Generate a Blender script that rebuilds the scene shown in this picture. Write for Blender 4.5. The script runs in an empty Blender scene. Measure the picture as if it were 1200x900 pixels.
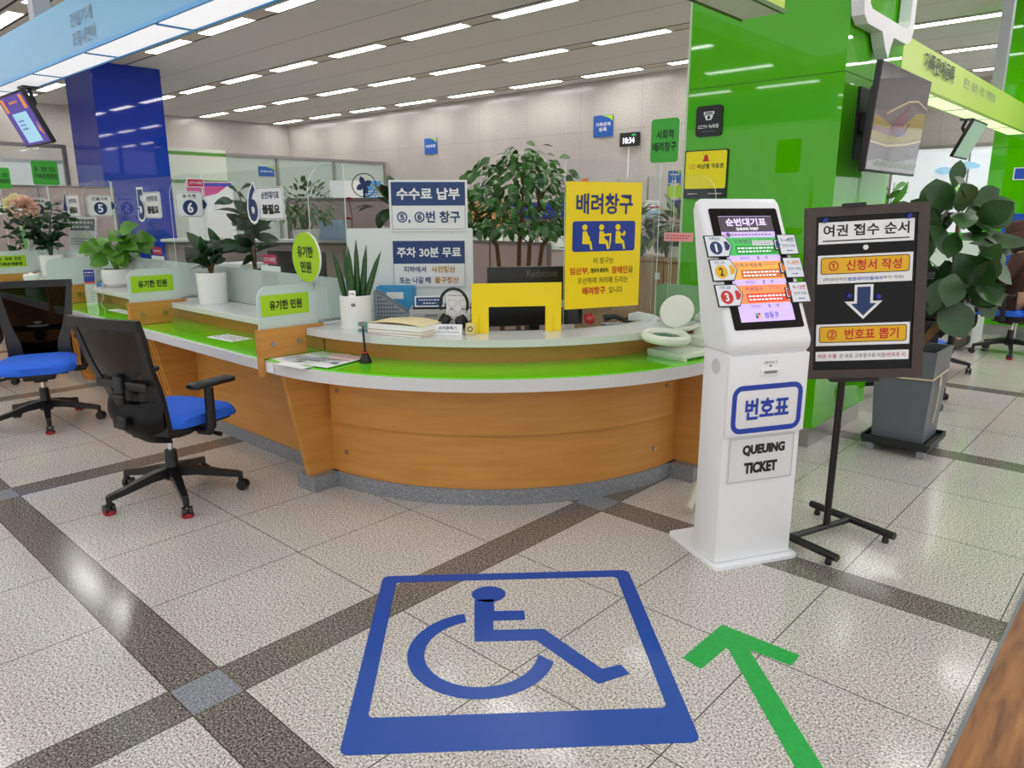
import bpy, bmesh, math, random
from mathutils import Vector, Matrix
PI = math.pi
sc = bpy.context.scene
COL = sc.collection
random.seed(7)

# ---------------------------------------------------------------- camera
cam_d = bpy.data.cameras.new('camera'); cam = bpy.data.objects.new('camera', cam_d); COL.objects.link(cam)
F_PX, PITCH, ROLL, YAW = 858.66, 0.2327787, 0.0021875, -0.7434197
_fw = Vector((math.sin(YAW)*math.cos(PITCH), math.cos(YAW)*math.cos(PITCH), -math.sin(PITCH)))
_r = Vector((math.cos(YAW), -math.sin(YAW), 0)); _dn = _fw.cross(_r)
_r2 = _r*math.cos(ROLL) + _dn*math.sin(ROLL); _d2 = -_r*math.sin(ROLL) + _dn*math.cos(ROLL)
m = Matrix.Identity(4)
for i in range(3):
    m[i][0] = _r2[i]; m[i][1] = -_d2[i]; m[i][2] = -_fw[i]
m[2][3] = 1.5
cam.matrix_world = m
cam_d.sensor_fit = 'HORIZONTAL'; cam_d.sensor_width = 36; cam_d.lens = F_PX/1200*36
cam_d.clip_start = 0.05; cam_d.clip_end = 100
sc.camera = cam

# ---------------------------------------------------------------- world, exposure
LAMP = 17.0
w = bpy.data.worlds.new('hall_daylight'); sc.world = w; w.use_nodes = True
bg = w.node_tree.nodes['Background']; bg.inputs[0].default_value = (0.97, 0.975, 1.0, 1); bg.inputs[1].default_value = 0.95
sc.view_settings.view_transform = 'Standard'; sc.view_settings.look = 'None'
sc.view_settings.gamma = 1.0; sc.view_settings.use_curve_mapping = False
sc.view_settings.exposure = 0.12

# ---------------------------------------------------------------- materials
def lin(c):
    c = c/255.0
    return c/12.92 if c <= .04045 else ((c+.055)/1.055)**2.4
def L3(rgb): return (lin(rgb[0]), lin(rgb[1]), lin(rgb[2]), 1)
MATS = {}
def mat(name, rgb, rough=.5, metal=0, emit=0, coat=0, noise=0, nscale=40, trans=0, spec=None, bump=0):
    if name in MATS: return MATS[name]
    m = bpy.data.materials.new(name); m.use_nodes = True; MATS[name] = m
    nt = m.node_tree; b = nt.nodes['Principled BSDF']
    b.inputs['Base Color'].default_value = L3(rgb); b.inputs['Roughness'].default_value = rough
    b.inputs['Metallic'].default_value = metal
    if spec is not None: b.inputs['Specular IOR Level'].default_value = spec
    if coat: b.inputs['Coat Weight'].default_value = coat; b.inputs['Coat Roughness'].default_value = .03
    if emit:
        b.inputs['Emission Color'].default_value = L3(rgb); b.inputs['Emission Strength'].default_value = emit
    if noise:
        tc = nt.nodes.new('ShaderNodeTexCoord'); n = nt.nodes.new('ShaderNodeTexNoise'); n.inputs['Scale'].default_value = nscale
        n.inputs['Detail'].default_value = 4
        r = nt.nodes.new('ShaderNodeValToRGB')
        a = L3(rgb)
        r.color_ramp.elements[0].color = tuple(x*(1-noise) for x in a[:3])+(1,); r.color_ramp.elements[0].position = .3
        r.color_ramp.elements[1].color = tuple(min(1, x*(1+noise)) for x in a[:3])+(1,); r.color_ramp.elements[1].position = .7
        nt.links.new(tc.outputs['Object'], n.inputs['Vector']); nt.links.new(n.outputs['Fac'], r.inputs[0]); nt.links.new(r.outputs[0], b.inputs['Base Color'])
        if bump:
            bp = nt.nodes.new('ShaderNodeBump'); bp.inputs['Strength'].default_value = bump; bp.inputs['Distance'].default_value = .002
            nt.links.new(n.outputs['Fac'], bp.inputs['Height']); nt.links.new(bp.outputs[0], b.inputs['Normal'])
    return m

def acrylic(name, tint, diffuse=0.0, gloss=1.0, drgb=(230, 240, 238)):
    if name in MATS: return MATS[name]
    m = bpy.data.materials.new(name); m.use_nodes = True; MATS[name] = m; nt = m.node_tree
    for n in list(nt.nodes): nt.nodes.remove(n)
    out = nt.nodes.new('ShaderNodeOutputMaterial'); t = nt.nodes.new('ShaderNodeBsdfTransparent'); t.inputs[0].default_value = L3(tint)
    g = nt.nodes.new('ShaderNodeBsdfGlossy'); g.inputs['Roughness'].default_value = .02 if gloss == 1 else .25
    fr = nt.nodes.new('ShaderNodeFresnel'); fr.inputs[0].default_value = 1.45
    base = t
    if diffuse:
        d = nt.nodes.new('ShaderNodeBsdfDiffuse'); d.inputs[0].default_value = L3(drgb)
        tl = nt.nodes.new('ShaderNodeBsdfTranslucent'); tl.inputs[0].default_value = L3(drgb)
        mm = nt.nodes.new('ShaderNodeMixShader'); mm.inputs[0].default_value = .5
        nt.links.new(d.outputs[0], mm.inputs[1]); nt.links.new(tl.outputs[0], mm.inputs[2])
        mx = nt.nodes.new('ShaderNodeMixShader'); mx.inputs[0].default_value = diffuse
        nt.links.new(t.outputs[0], mx.inputs[1]); nt.links.new(mm.outputs[0], mx.inputs[2]); base = mx
    mix = nt.nodes.new('ShaderNodeMixShader'); ge = nt.nodes.new('ShaderNodeNewGeometry'); iv = nt.nodes.new('ShaderNodeMath'); iv.operation = 'MULTIPLY_ADD'
    iv.inputs[1].default_value = -1; iv.inputs[2].default_value = 1; nt.links.new(ge.outputs['Backfacing'], iv.inputs[0])
    fm = nt.nodes.new('ShaderNodeMath'); fm.operation = 'MULTIPLY'; nt.links.new(fr.outputs[0], fm.inputs[0]); nt.links.new(iv.outputs[0], fm.inputs[1])
    nt.links.new(fm.outputs[0], mix.inputs[0]); nt.links.new(base.outputs[0], mix.inputs[1]); nt.links.new(g.outputs[0], mix.inputs[2])
    nt.links.new(mix.outputs[0], out.inputs[0])
    return m

WOOD = None
def wood_mat(name, dark, light, scale=(1.2, 9, 9)):
    m = bpy.data.materials.new(name); m.use_nodes = True; MATS[name] = m; nt = m.node_tree; b = nt.nodes['Principled BSDF']
    tc = nt.nodes.new('ShaderNodeTexCoord'); mp = nt.nodes.new('ShaderNodeMapping'); mp.inputs['Scale'].default_value = scale
    n = nt.nodes.new('ShaderNodeTexNoise'); n.inputs['Scale'].default_value = 2.2; n.inputs['Detail'].default_value = 7; n.inputs['Distortion'].default_value = .4
    r = nt.nodes.new('ShaderNodeValToRGB'); r.color_ramp.elements[0].color = L3(dark); r.color_ramp.elements[1].color = L3(light)
    r.color_ramp.elements[0].position = .3; r.color_ramp.elements[1].position = .72
    nt.links.new(tc.outputs['Object'], mp.inputs[0]); nt.links.new(mp.outputs[0], n.inputs['Vector']); nt.links.new(n.outputs['Fac'], r.inputs[0])
    nt.links.new(r.outputs[0], b.inputs['Base Color']); b.inputs['Roughness'].default_value = .38
    return m

def granite_mat(name, cols, scale=170, rough=.12, spec=.5, joints=None, stripes=None):
    """speckled stone: cols = list of (position, rgb); world coordinates"""
    m = bpy.data.materials.new(name); m.use_nodes = True; MATS[name] = m; nt = m.node_tree; b = nt.nodes['Principled BSDF']
    geo = nt.nodes.new('ShaderNodeNewGeometry')
    v = nt.nodes.new('ShaderNodeTexNoise'); v.inputs['Scale'].default_value = scale; v.inputs['Detail'].default_value = 3; v.inputs['Roughness'].default_value = .75
    nt.links.new(geo.outputs['Position'], v.inputs['Vector'])
    def ramp(cs):
        r = nt.nodes.new('ShaderNodeValToRGB'); e = r.color_ramp.elements
        while len(e) < len(cs): e.new(.5)
        for k, (p, c) in enumerate(cs): e[k].position = p; e[k].color = L3(c)
        nt.links.new(v.outputs['Fac'], r.inputs[0]); return r.outputs[0]
    big = nt.nodes.new('ShaderNodeTexNoise'); big.inputs['Scale'].default_value = 1.6; big.inputs['Detail'].default_value = 3
    nt.links.new(geo.outputs['Position'], big.inputs['Vector'])
    bmp = nt.nodes.new('ShaderNodeMapRange'); bmp.inputs[1].default_value = .3; bmp.inputs[2].default_value = .7; bmp.inputs[3].default_value = .93; bmp.inputs[4].default_value = 1.05
    nt.links.new(big.outputs['Fac'], bmp.inputs[0])
    def mul(c):
        x = nt.nodes.new('ShaderNodeVectorMath'); x.operation = 'SCALE'; nt.links.new(c, x.inputs[0]); nt.links.new(bmp.outputs[0], x.inputs['Scale']); return x.outputs[0]
    return m, nt, b, geo, ramp, mul
def math_node(nt, op, a, bb=None, cc=None):
    n = nt.nodes.new('ShaderNodeMath'); n.operation = op
    for i, x in enumerate((a, bb, cc)):
        if x is None: continue
        if isinstance(x, (int, float)): n.inputs[i].default_value = x
        else: nt.links.new(x, n.inputs[i])
    return n.outputs[0]
def mixc(nt, f, a, bb):
    n = nt.nodes.new('ShaderNodeMix'); n.data_type = 'RGBA'
    nt.links.new(f, n.inputs['Factor'])
    for s, x in (('A', a), ('B', bb)):
        i = [k for k in n.inputs if k.name == s and k.type == 'RGBA'][0]
        if isinstance(x, tuple): i.default_value = x
        else: nt.links.new(x, i)
    return [o for o in n.outputs if o.type == 'RGBA'][0]

# ---------------------------------------------------------------- mesh builder
def rrect(wd, h, r, n=5, cx=0, cy=0):
    pts = []
    for sx, sy, a0 in ((1, 1, 0), (-1, 1, 90), (-1, -1, 180), (1, -1, 270)):
        for k in range(n+1):
            a = math.radians(a0+90*k/n)
            pts.append((cx+sx*(wd/2-r)+r*math.cos(a), cy+sy*(h/2-r)+r*math.sin(a)))
    return pts
def circ(r, n=28, cx=0, cy=0, ry=None):
    return [(cx+r*math.cos(2*PI*k/n), cy+(ry or r)*math.sin(2*PI*k/n)) for k in range(n)]
class B:
    def __init__(s): s.bm = bmesh.new(); s.mi = 0
    def face(s, vs, mi=None):
        try:
            f = s.bm.faces.new(vs); f.material_index = s.mi if mi is None else mi; return f
        except ValueError: return None
    def v(s, p): return s.bm.verts.new(p)
    def box(s, c, d, rz=0, bev=0, M=None, seg=2):
        r = bmesh.ops.create_cube(s.bm, size=1)
        T = Matrix.Translation(c) @ Matrix.Rotation(rz, 4, 'Z') @ Matrix.Diagonal((d[0], d[1], d[2], 1))
        if M is not None: T = M @ T
        vs = r['verts']; bmesh.ops.transform(s.bm, matrix=T, verts=vs)
        fs = {f for v in vs for f in v.link_faces}
        for f in fs: f.material_index = s.mi
        if bev:
            es = list({e for v in vs for e in v.link_edges})
            bmesh.ops.bevel(s.bm, geom=es, offset=bev, segments=seg, affect='EDGES', profile=.5, material=s.mi)
        return s
    def b2(s, a, b, bev=0, rz=0):
        return s.box([(a[i]+b[i])/2 for i in range(3)], [abs(b[i]-a[i]) for i in range(3)], rz, bev)
    def prism(s, pts, O, U, V, t, rim=None):
        O, U, V = Vector(O), Vector(U).normalized(), Vector(V).normalized(); N = U.cross(V)
        f = [s.v(O+U*x+V*y) for x, y in pts]; k = [s.v(O+U*x+V*y-N*t) for x, y in pts]
        s.face(f); s.face(k[::-1]); n = len(pts)
        for i in range(n): s.face([f[i], k[i], k[(i+1) % n], f[(i+1) % n]], rim)
        return s
    def ring(s, outer, inner, O, U, V, t, closed=True):
        O, U, V = Vector(O), Vector(U).normalized(), Vector(V).normalized(); N = U.cross(V); n = len(outer)
        P = [[s.v(O+U*x+V*y-N*d) for x, y in pp] for pp in (outer, inner) for d in (0, t)]
        of, ob, inf, inb = P
        for i in range(n if closed else n-1):
            j = (i+1) % n
            s.face([of[i], of[j], inf[j], inf[i]]); s.face([ob[j], ob[i], inb[i], inb[j]])
            s.face([of[j], of[i], ob[i], ob[j]]); s.face([inf[i], inf[j], inb[j], inb[i]])
        if not closed:
            for i in (0, n-1): s.face([of[i], inf[i], inb[i], ob[i]])
        return s
    def cyl(s, p0, p1, r0, r1=None, n=16):
        return s.tube([p0, p1], r0, n, r1)
    def tube(s, pts, r, n=8, r1=None, closed=False):
        pts = [Vector(p) for p in pts]; rings = []; m = len(pts)
        ref = None
        for i, p in enumerate(pts):
            if closed: d = pts[(i+1) % m]-pts[i-1]
            else: d = (pts[min(i+1, m-1)]-pts[max(i-1, 0)])
            d.normalize()
            if ref is None:
                ref = Vector((0, 0, 1)) if abs(d.z) < .9 else Vector((1, 0, 0))
            u = d.cross(ref).normalized(); v = u.cross(d); ref = v
            if isinstance(r, (list, tuple)): rr = r[i]
            else: rr = r if r1 is None else r+(r1-r)*i/(m-1)
            rings.append([s.v(p+u*rr*math.cos(2*PI*k/n)+v*rr*math.sin(2*PI*k/n)) for k in range(n)])
        for i in range(m if closed else m-1):
            a, b = rings[i], rings[(i+1) % m]
            for k in range(n): s.face([a[k], b[k], b[(k+1) % n], a[(k+1) % n]])
        if not closed:
            s.face(rings[0]); s.face(rings[-1][::-1])
        return s
    def lathe(s, prof, c=(0, 0, 0), n=28, M=None):
        c = Vector(c); rings = []
        for r, z in prof:
            if r < 1e-6: rings.append([s.v(c+Vector((0, 0, z)))])
            else: rings.append([s.v(c+Vector((r*math.cos(2*PI*k/n), r*math.sin(2*PI*k/n), z))) for k in range(n)])
        for a, b in zip(rings, rings[1:]):
            for k in range(n):
                j = (k+1) % n
                if len(a) == 1 and len(b) > 1: s.face([a[0], b[j], b[k]])
                elif len(b) == 1 and len(a) > 1: s.face([a[k], a[j], b[0]])
                elif len(a) > 1: s.face([a[k], a[j], b[j], b[k]])
        if M is not None: bmesh.ops.transform(s.bm, matrix=M, verts=[v for r in rings for v in r])
        return s
    def arc(s, r0, r1, z0, z1, a0, a1, n=40):
        """a curved slab between two radii about the local origin, degrees"""
        rings = []
        for k in range(n+1):
            a = math.radians(a0+(a1-a0)*k/n); c, q = math.cos(a), math.sin(a)
            rings.append([s.v((r*c, r*q, z)) for r, z in ((r0, z0), (r1, z0), (r1, z1), (r0, z1))])
        for a, b in zip(rings, rings[1:]):
            for i in range(4): s.face([a[i], a[(i+1) % 4], b[(i+1) % 4], b[i]])
        s.face(rings[0][::-1]); s.face(rings[-1]); return s
    def leaf(s, p, d, up, ln, wd, droop=.25, fold=.12, tip=.5, n=5):
        p, d, up = Vector(p), Vector(d).normalized(), Vector(up)
        side = d.cross(up)
        if side.length < 1e-3: side = d.cross(Vector((1, .3, 0)))
        side.normalize(); up = side.cross(d).normalized(); rows = []
        for i in range(n+1):
            t = i/n; ww = wd*.5*(math.sin(PI*min(1, t**(tip*1.3+.2)))**.8 if 0 < t < 1 else .03)
            c = p+d*(ln*t*(1-.15*droop*t))-up*(droop*ln*t*t)
            rows.append((s.v(c-side*ww+up*fold*ww), s.v(c), s.v(c+side*ww+up*fold*ww)))
        for a, b in zip(rows, rows[1:]):
            s.face([a[0], a[1], b[1], b[0]]); s.face([a[1], a[2], b[2], b[1]])
        return s
    def done(s, name, m, parent=None, smooth=35, label=None, recalc=True):
        if recalc: bmesh.ops.recalc_face_normals(s.bm, faces=s.bm.faces[:])
        me = bpy.data.meshes.new(name); s.bm.to_mesh(me); s.bm.free()
        for x in (m if isinstance(m, (list, tuple)) else [m]): me.materials.append(x)
        o = bpy.data.objects.new(name, me); COL.objects.link(o)
        if parent is not None: o.parent = parent
        if smooth:
            for p in me.polygons: p.use_smooth = True
            try: me.set_sharp_from_angle(angle=math.radians(smooth))
            except Exception: pass
        if label: o['label'] = label
        return o
def tag(o, label, cat, group=None, kind=None):
    o['label'] = label; o['category'] = cat
    if group: o['group'] = group
    if kind: o['kind'] = kind
    return o
def T(name, label, cat, loc=(0, 0, 0), rz=0, group=None):
    o = bpy.data.objects.new(name, None); COL.objects.link(o); o.location = loc; o.rotation_euler = (0, 0, rz)
    o.empty_display_size = .1
    return tag(o, label, cat, group)
def S(o): o['kind'] = 'structure'; return o
def copy_tree(o, parent=None):
    c = o.copy(); COL.objects.link(c)
    if parent is not None: c.parent = parent
    for ch in list(o.children): copy_tree(ch, c)
    return c

# ---------------------------------------------------------------- lettering
_tc = {}
def glyphs(body, bold):
    key = (body, bold)
    if key in _tc: return _tc[key]
    c = bpy.data.curves.new('tmp', 'FONT'); c.body = body; c.size = 1; c.offset = bold; c.resolution_u = 3; c.fill_mode = 'FRONT'
    o = bpy.data.objects.new('tmp', c); COL.objects.link(o); bpy.context.view_layer.update()
    me = bpy.data.meshes.new_from_object(o.evaluated_get(bpy.context.evaluated_depsgraph_get()))
    vs = [(v.co.x, v.co.y) for v in me.vertices]; fs = [tuple(p.vertices) for p in me.polygons]
    bpy.data.objects.remove(o); bpy.data.curves.remove(c); bpy.data.meshes.remove(me)
    _tc[key] = (vs, fs); return vs, fs
class TX:
    """collects lettering on one plane into one mesh (several colours as material slots)"""
    def __init__(s, O, U, V, lift=.0012):
        s.O, s.U, s.V = Vector(O), Vector(U).normalized(), Vector(V).normalized(); s.N = s.U.cross(s.V); s.b = B(); s.mats = []; s.lift = lift
    def mi(s, m):
        if m not in s.mats: s.mats.append(m)
        return s.mats.index(m)
    def P(s, x, y, k=1): return s.O+s.U*x+s.V*y+s.N*s.lift*k
    def t(s, body, x, y, wd, h, m, bold=.012, k=2):
        vs, fs = glyphs(body, bold); x0 = min(v[0] for v in vs); x1 = max(v[0] for v in vs); y0 = min(v[1] for v in vs); y1 = max(v[1] for v in vs)
        i = s.mi(m); V = [s.b.v(s.P(x+((a-x0)/(x1-x0)-.5)*wd, y+((c-y0)/(y1-y0)-.5)*h, k)) for a, c in vs]
        for f in fs: s.b.face([V[q] for q in f], i)
        return s
    def poly(s, pts, m, k=1):
        i = s.mi(m); s.b.face([s.b.v(s.P(x, y, k)) for x, y in pts], i); return s
    def rect(s, x, y, wd, h, m, k=1, r=0):
        return s.poly(rrect(wd, h, r, 4, x, y) if r else [(x-wd/2, y-h/2), (x+wd/2, y-h/2), (x+wd/2, y+h/2), (x-wd/2, y+h/2)], m, k)
    def frame(s, x, y, wd, h, th, m, k=1, r=.01):
        o = rrect(wd, h, r, 4, x, y); q = rrect(wd-2*th, h-2*th, max(.001, r-th), 4, x, y); i = s.mi(m); n = len(o)
        a = [s.b.v(s.P(*p, k)) for p in o]; c = [s.b.v(s.P(*p, k)) for p in q]
        for j in range(n): s.b.face([a[j], a[(j+1) % n], c[(j+1) % n], c[j]], i)
        return s
    def lines(s, x, y, wd, h, m, n=1, k=2, seed=1):
        """fine print too small to read: broken dashes"""
        rr = random.Random(seed); rh = h/n
        for q in range(n):
            yy = y+h/2-rh*(q+.5); px = x-wd/2; lim = x+wd/2-(wd*.12 if q % 2 else 0)
            while px < lim:
                l = min(lim-px, rr.uniform(.5, 1.0)*rh*1.1); s.rect(px+l/2, yy, l, rh*.38, m, k); px += l+rh*.4
        return s
    def done(s, name, parent, label=None): return s.b.done(name, s.mats, parent, 0, label, recalc=False)

WHITE = mat('white_print', (245, 246, 246), .45); BLACK = mat('black_print', (16, 16, 18), .45); NAVY = mat('navy_print', (22, 52, 104), .4)
BLUE = mat('blue_print', (28, 78, 190), .4); RED = mat('red_print', (205, 42, 34), .4); PINKR = mat('crimson_print', (196, 40, 84), .4)
YEL = mat('yellow_sign', (250, 220, 0), .4); LIME = mat('lime_label', (168, 214, 22), .4); SIGNG = mat('green_sign', (58, 170, 48), .35)
GOLD = mat('gold_print', (240, 186, 20), .4); GREYT = mat('grey_print', (120, 122, 126), .5); ORNG = mat('orange_print', (232, 132, 40), .4); BROWNT = mat('ochre_print', (196, 148, 60), .4)
STEEL = mat('brushed_steel', (190, 190, 188), .28, 1); CHROME = mat('chrome', (225, 225, 225), .12, 1)
BLKP = mat('black_plastic', (20, 20, 22), .42); WHTP = mat('white_plastic', (238, 239, 238), .28); GRYP = mat('grey_plastic', (120, 124, 128), .45)
STONE = mat('white_worktop_stone', (216, 216, 214), .22, noise=.07, nscale=220)
GLIME = mat('lime_back_painted_glass', (112, 226, 10), .04, coat=.6)
MAPLE = wood_mat('maple_veneer', (194, 132, 58), (210, 148, 72), (1.1, 1.1, 12))
MAPLEH = wood_mat('maple_veneer_long_grain', (196, 134, 60), (212, 150, 74), (.8, .8, 14))
PLINTH = granite_mat('dark_granite_plinth', None, 260)
def _pl():
    m, nt, b, geo, ramp, mul = PLINTH
    c = ramp([(.36, (60, 62, 66)), (.5, (128, 131, 136)), (.62, (186, 188, 190))]); nt.links.new(mul(c), b.inputs['Base Color']); b.inputs['Roughness'].default_value = .35
    return m
PLINTH = _pl()
CLEAR = acrylic('clear_acrylic', (250, 252, 252)); EDGE = mat('polished_acrylic_edge', (225, 240, 236), .2)  # pale rim colour paints in the bright highlights along panel edges
FROST = acrylic('frosted_glass', (235, 242, 240), diffuse=.74, gloss=0, drgb=(232, 240, 238))
FROSTG = acrylic('green_frosted_glass', (190, 225, 190), diffuse=.45, gloss=0, drgb=(206, 232, 206))
LEAFD = mat('dark_leaf', (34, 66, 30), .3, noise=.35, nscale=12); LEAFM = mat('mid_leaf', (62, 110, 40), .35, noise=.3, nscale=10); LEAFL = mat('light_leaf', (124, 172, 62), .4, noise=.25, nscale=10)
BARK = mat('bark', (112, 84, 52), .8, noise=.35, nscale=60, bump=.5); SOIL = mat('soil', (52, 38, 28), .9, noise=.4, nscale=80)
CERAM = mat('white_ceramic', (238, 238, 234), .18)
# ---------------------------------------------------------------- setting
def floor_mat():
    m, nt, b, geo, ramp, mul = granite_mat('polished_granite_floor', None, 135)
    base = mul(ramp([(.375, (88, 83, 78)), (.45, (168, 161, 152)), (.525, (209, 203, 194)), (.62, (238, 234, 227))]))
    dark = ramp([(.39, (48, 44, 42)), (.48, (102, 95, 88)), (.57, (144, 136, 126)), (.66, (198, 190, 180))])
    node = ramp([(.34, (84, 88, 94)), (.5, (136, 140, 146)), (.66, (178, 180, 184))])
    sx = nt.nodes.new('ShaderNodeSeparateXYZ'); nt.links.new(geo.outputs['Position'], sx.inputs[0])
    M = lambda op, a, bb=None, cc=None: math_node(nt, op, a, bb, cc)
    # stripes .17 wide every 2.45 along x, .163 wide every 2.115 along y
    ux = M('FLOORED_MODULO', M('ADD', sx.outputs[0], 2.205), 2.45); uy = M('FLOORED_MODULO', M('SUBTRACT', sx.outputs[1], .772), 2.115)
    inx = M('LESS_THAN', ux, .17); iny = M('LESS_THAN', uy, .163)
    jx = M('LESS_THAN', M('FLOORED_MODULO', M('SUBTRACT', ux, .17), .57), .004); jy = M('LESS_THAN', M('FLOORED_MODULO', M('SUBTRACT', uy, .163), .6507), .004)
    edge = M('MAXIMUM', M('GREATER_THAN', ux, 2.446), M('GREATER_THAN', uy, 2.111))
    joint = M('MAXIMUM', edge, M('ADD', M('MULTIPLY', jx, M('SUBTRACT', 1, iny)), M('MULTIPLY', jy, M('SUBTRACT', 1, inx))))
    st = M('MAXIMUM', inx, iny); nd = M('MULTIPLY', inx, iny)
    c = mixc(nt, st, base, dark); c = mixc(nt, nd, c, node); c = mixc(nt, M('MINIMUM', joint, 1), c, L3((70, 64, 58)))
    nt.links.new(c, b.inputs['Base Color']); b.inputs['Roughness'].default_value = .1; b.inputs['Specular IOR Level'].default_value = .45
    n = nt.nodes.new('ShaderNodeTexNoise'); n.inputs['Scale'].default_value = 1.3; nt.links.new(geo.outputs['Position'], n.inputs['Vector'])
    mr = nt.nodes.new('ShaderNodeMapRange'); mr.inputs[3].default_value = .07; mr.inputs[4].default_value = .2; nt.links.new(n.outputs['Fac'], mr.inputs[0]); nt.links.new(mr.outputs[0], b.inputs['Roughness'])
    return m
def wall_mat():
    m, nt, b, geo, ramp, mul = granite_mat('grey_granite_cladding', None, 60)
    base = mul(ramp([(.32, (150, 142, 138)), (.47, (188, 181, 175)), (.62, (210, 204, 198))]))
    sx = nt.nodes.new('ShaderNodeSeparateXYZ'); nt.links.new(geo.outputs['Position'], sx.inputs[0])
    M = lambda op, a, bb=None: math_node(nt, op, a, bb)
    j = M('MAXIMUM', M('LESS_THAN', M('FLOORED_MODULO', M('ADD', sx.outputs[0], sx.outputs[1]), 1.35), .008), M('LESS_THAN', M('FLOORED_MODULO', M('SUBTRACT', sx.outputs[2], .62), 1.15), .008))
    nt.links.new(mixc(nt, j, base, L3((164, 157, 152))), b.inputs['Base Color']); b.inputs['Roughness'].default_value = .2
    return m
ROW0, ROWP = 7.03, 2.02; LX0, LXP, LLEN, LWID = -8.43, 1.73, 1.18, .17
CEIL = 3.8
def ceil_mat():
    m = bpy.data.materials.new('ceiling_panels'); m.use_nodes = True; nt = m.node_tree; b = nt.nodes['Principled BSDF']
    geo = nt.nodes.new('ShaderNodeNewGeometry'); sx = nt.nodes.new('ShaderNodeSeparateXYZ'); nt.links.new(geo.outputs['Position'], sx.inputs[0])
    M = lambda op, a, bb=None: math_node(nt, op, a, bb)
    u = M('ABSOLUTE', M('SUBTRACT', M('FLOORED_MODULO', M('SUBTRACT', sx.outputs[1], ROW0-ROWP/2), ROWP), ROWP/2))
    gap = M('MULTIPLY', M('GREATER_THAN', u, .115), M('LESS_THAN', u, .15)); strip = M('LESS_THAN', u, .115)
    seam = M('GREATER_THAN', u, ROWP/2-.006)
    n = nt.nodes.new('ShaderNodeTexNoise'); n.inputs['Scale'].default_value = 90; nt.links.new(geo.outputs['Position'], n.inputs['Vector'])
    r = nt.nodes.new('ShaderNodeValToRGB'); r.color_ramp.elements[0].color = L3((206, 204, 200)); r.color_ramp.elements[1].color = L3((222, 220, 216)); nt.links.new(n.outputs['Fac'], r.inputs[0])
    c = mixc(nt, strip, r.outputs[0], L3((204, 196, 184))); c = mixc(nt, seam, c, L3((120, 118, 115))); c = mixc(nt, gap, c, L3((46, 44, 42)))
    nt.links.new(c, b.inputs['Base Color']); b.inputs['Roughness'].default_value = .85
    return m
FLOORM, WALLM, CEILM = floor_mat(), wall_mat(), ceil_mat()
S(B().b2((-19.4, -12, -.2), (5, 16.4, 0)).done('floor', FLOORM, smooth=0))
S(B().b2((-19.4, 3.6, CEIL), (5, 16.4, CEIL+.2)).b2((-19.4, -12, CEIL), (-5.2, 3.6, CEIL+.2)).b2((-5.2, -12, CEIL), (5, -4, CEIL+.2)).done('ceiling', CEILM, smooth=0))  # opening over the front hall added to let world light in
S(B().b2((-19.3, 11.6, 0), (-4.6, 11.8, CEIL)).done('wall_back', WALLM, smooth=0))
S(B().b2((-19.3, -12, 0), (-19.1, 11.6, CEIL)).done('wall_left', WALLM, smooth=0))
S(B().b2((-4.8, 11.8, 0), (-4.6, 16.2, CEIL)).done('wall_return', WALLM, smooth=0))
S(B().b2((-4.6, 16.0, 0), (5, 16.2, CEIL)).done('wall_right', WALLM, smooth=0))
# wood-look floor strip at the right
PLANK = wood_mat('worn_oak_flooring', (104, 62, 30), (176, 118, 64), (12, 1.6, 1)); PLANK.node_tree.nodes['Principled BSDF'].inputs['Roughness'].default_value = .5
o = B().b2((-.285, -3, 0), (2.5, 9, .006)).done('trim_1', PLANK, smooth=0); S(o)
S(B().b2((-.297, -3, 0), (-.285, 9, .008)).done('trim_2', GRYP, smooth=0))
# columns clad in coloured glass
GREENG = mat('green_back_painted_glass', (80, 186, 0), .03, spec=.5); BLUEG = mat('blue_back_painted_glass', (20, 52, 168), .03, spec=.5)
JOINT = mat('glass_panel_joint', (40, 92, 10), .4); JOINTB = mat('blue_panel_joint', (14, 28, 96), .4); TRIMW = mat('column_corner_trim', (196, 220, 180), .3)
def column(name, x0, y0, x1, y1, m, jm, joints, label):
    t = T(name, label, 'column', ((x0+x1)/2, (y0+y1)/2, 0)); a, c = (x1-x0)/2, (y1-y0)/2
    B().b2((-a+.02, -c+.02, 0), (a-.02, c-.02, .13)).done('steel_skirting', STEEL, t, 0)
    zs = [.13]+joints+[CEIL-.002]
    for z0, z1 in zip(zs, zs[1:]): B().b2((-a, -c, z0+.004), (a, c, z1)).done('glass_panel', m, t, 0)
    b = B()
    for z in joints: b.b2((-a+.004, -c+.004, z-.002), (a-.004, c-.004, z+.006))
    b.done('panel_joint', jm, t, 0)
    if m is GREENG and y0 < 6: B().b2((-a-.016, -c-.004, .13), (-a, -c+.03, CEIL-.005)).done('corner_trim', TRIMW, t, 0)
    return t
column('green_column', -2.632, 4.6, -1.632, 5.6, GREENG, JOINT, [2.27], 'big glossy green glass-clad column behind the ticket kiosk')
column('blue_column', -14.4, 4.6, -13.2, 5.68, BLUEG, JOINTB, [1.25, 2.5], 'glossy blue glass-clad column at the left of the hall')
column('green_column', -1.95, 10.5, -.95, 11.5, GREENG, JOINT, [2.2], 'far green glass-clad column behind the seated person')

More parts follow.
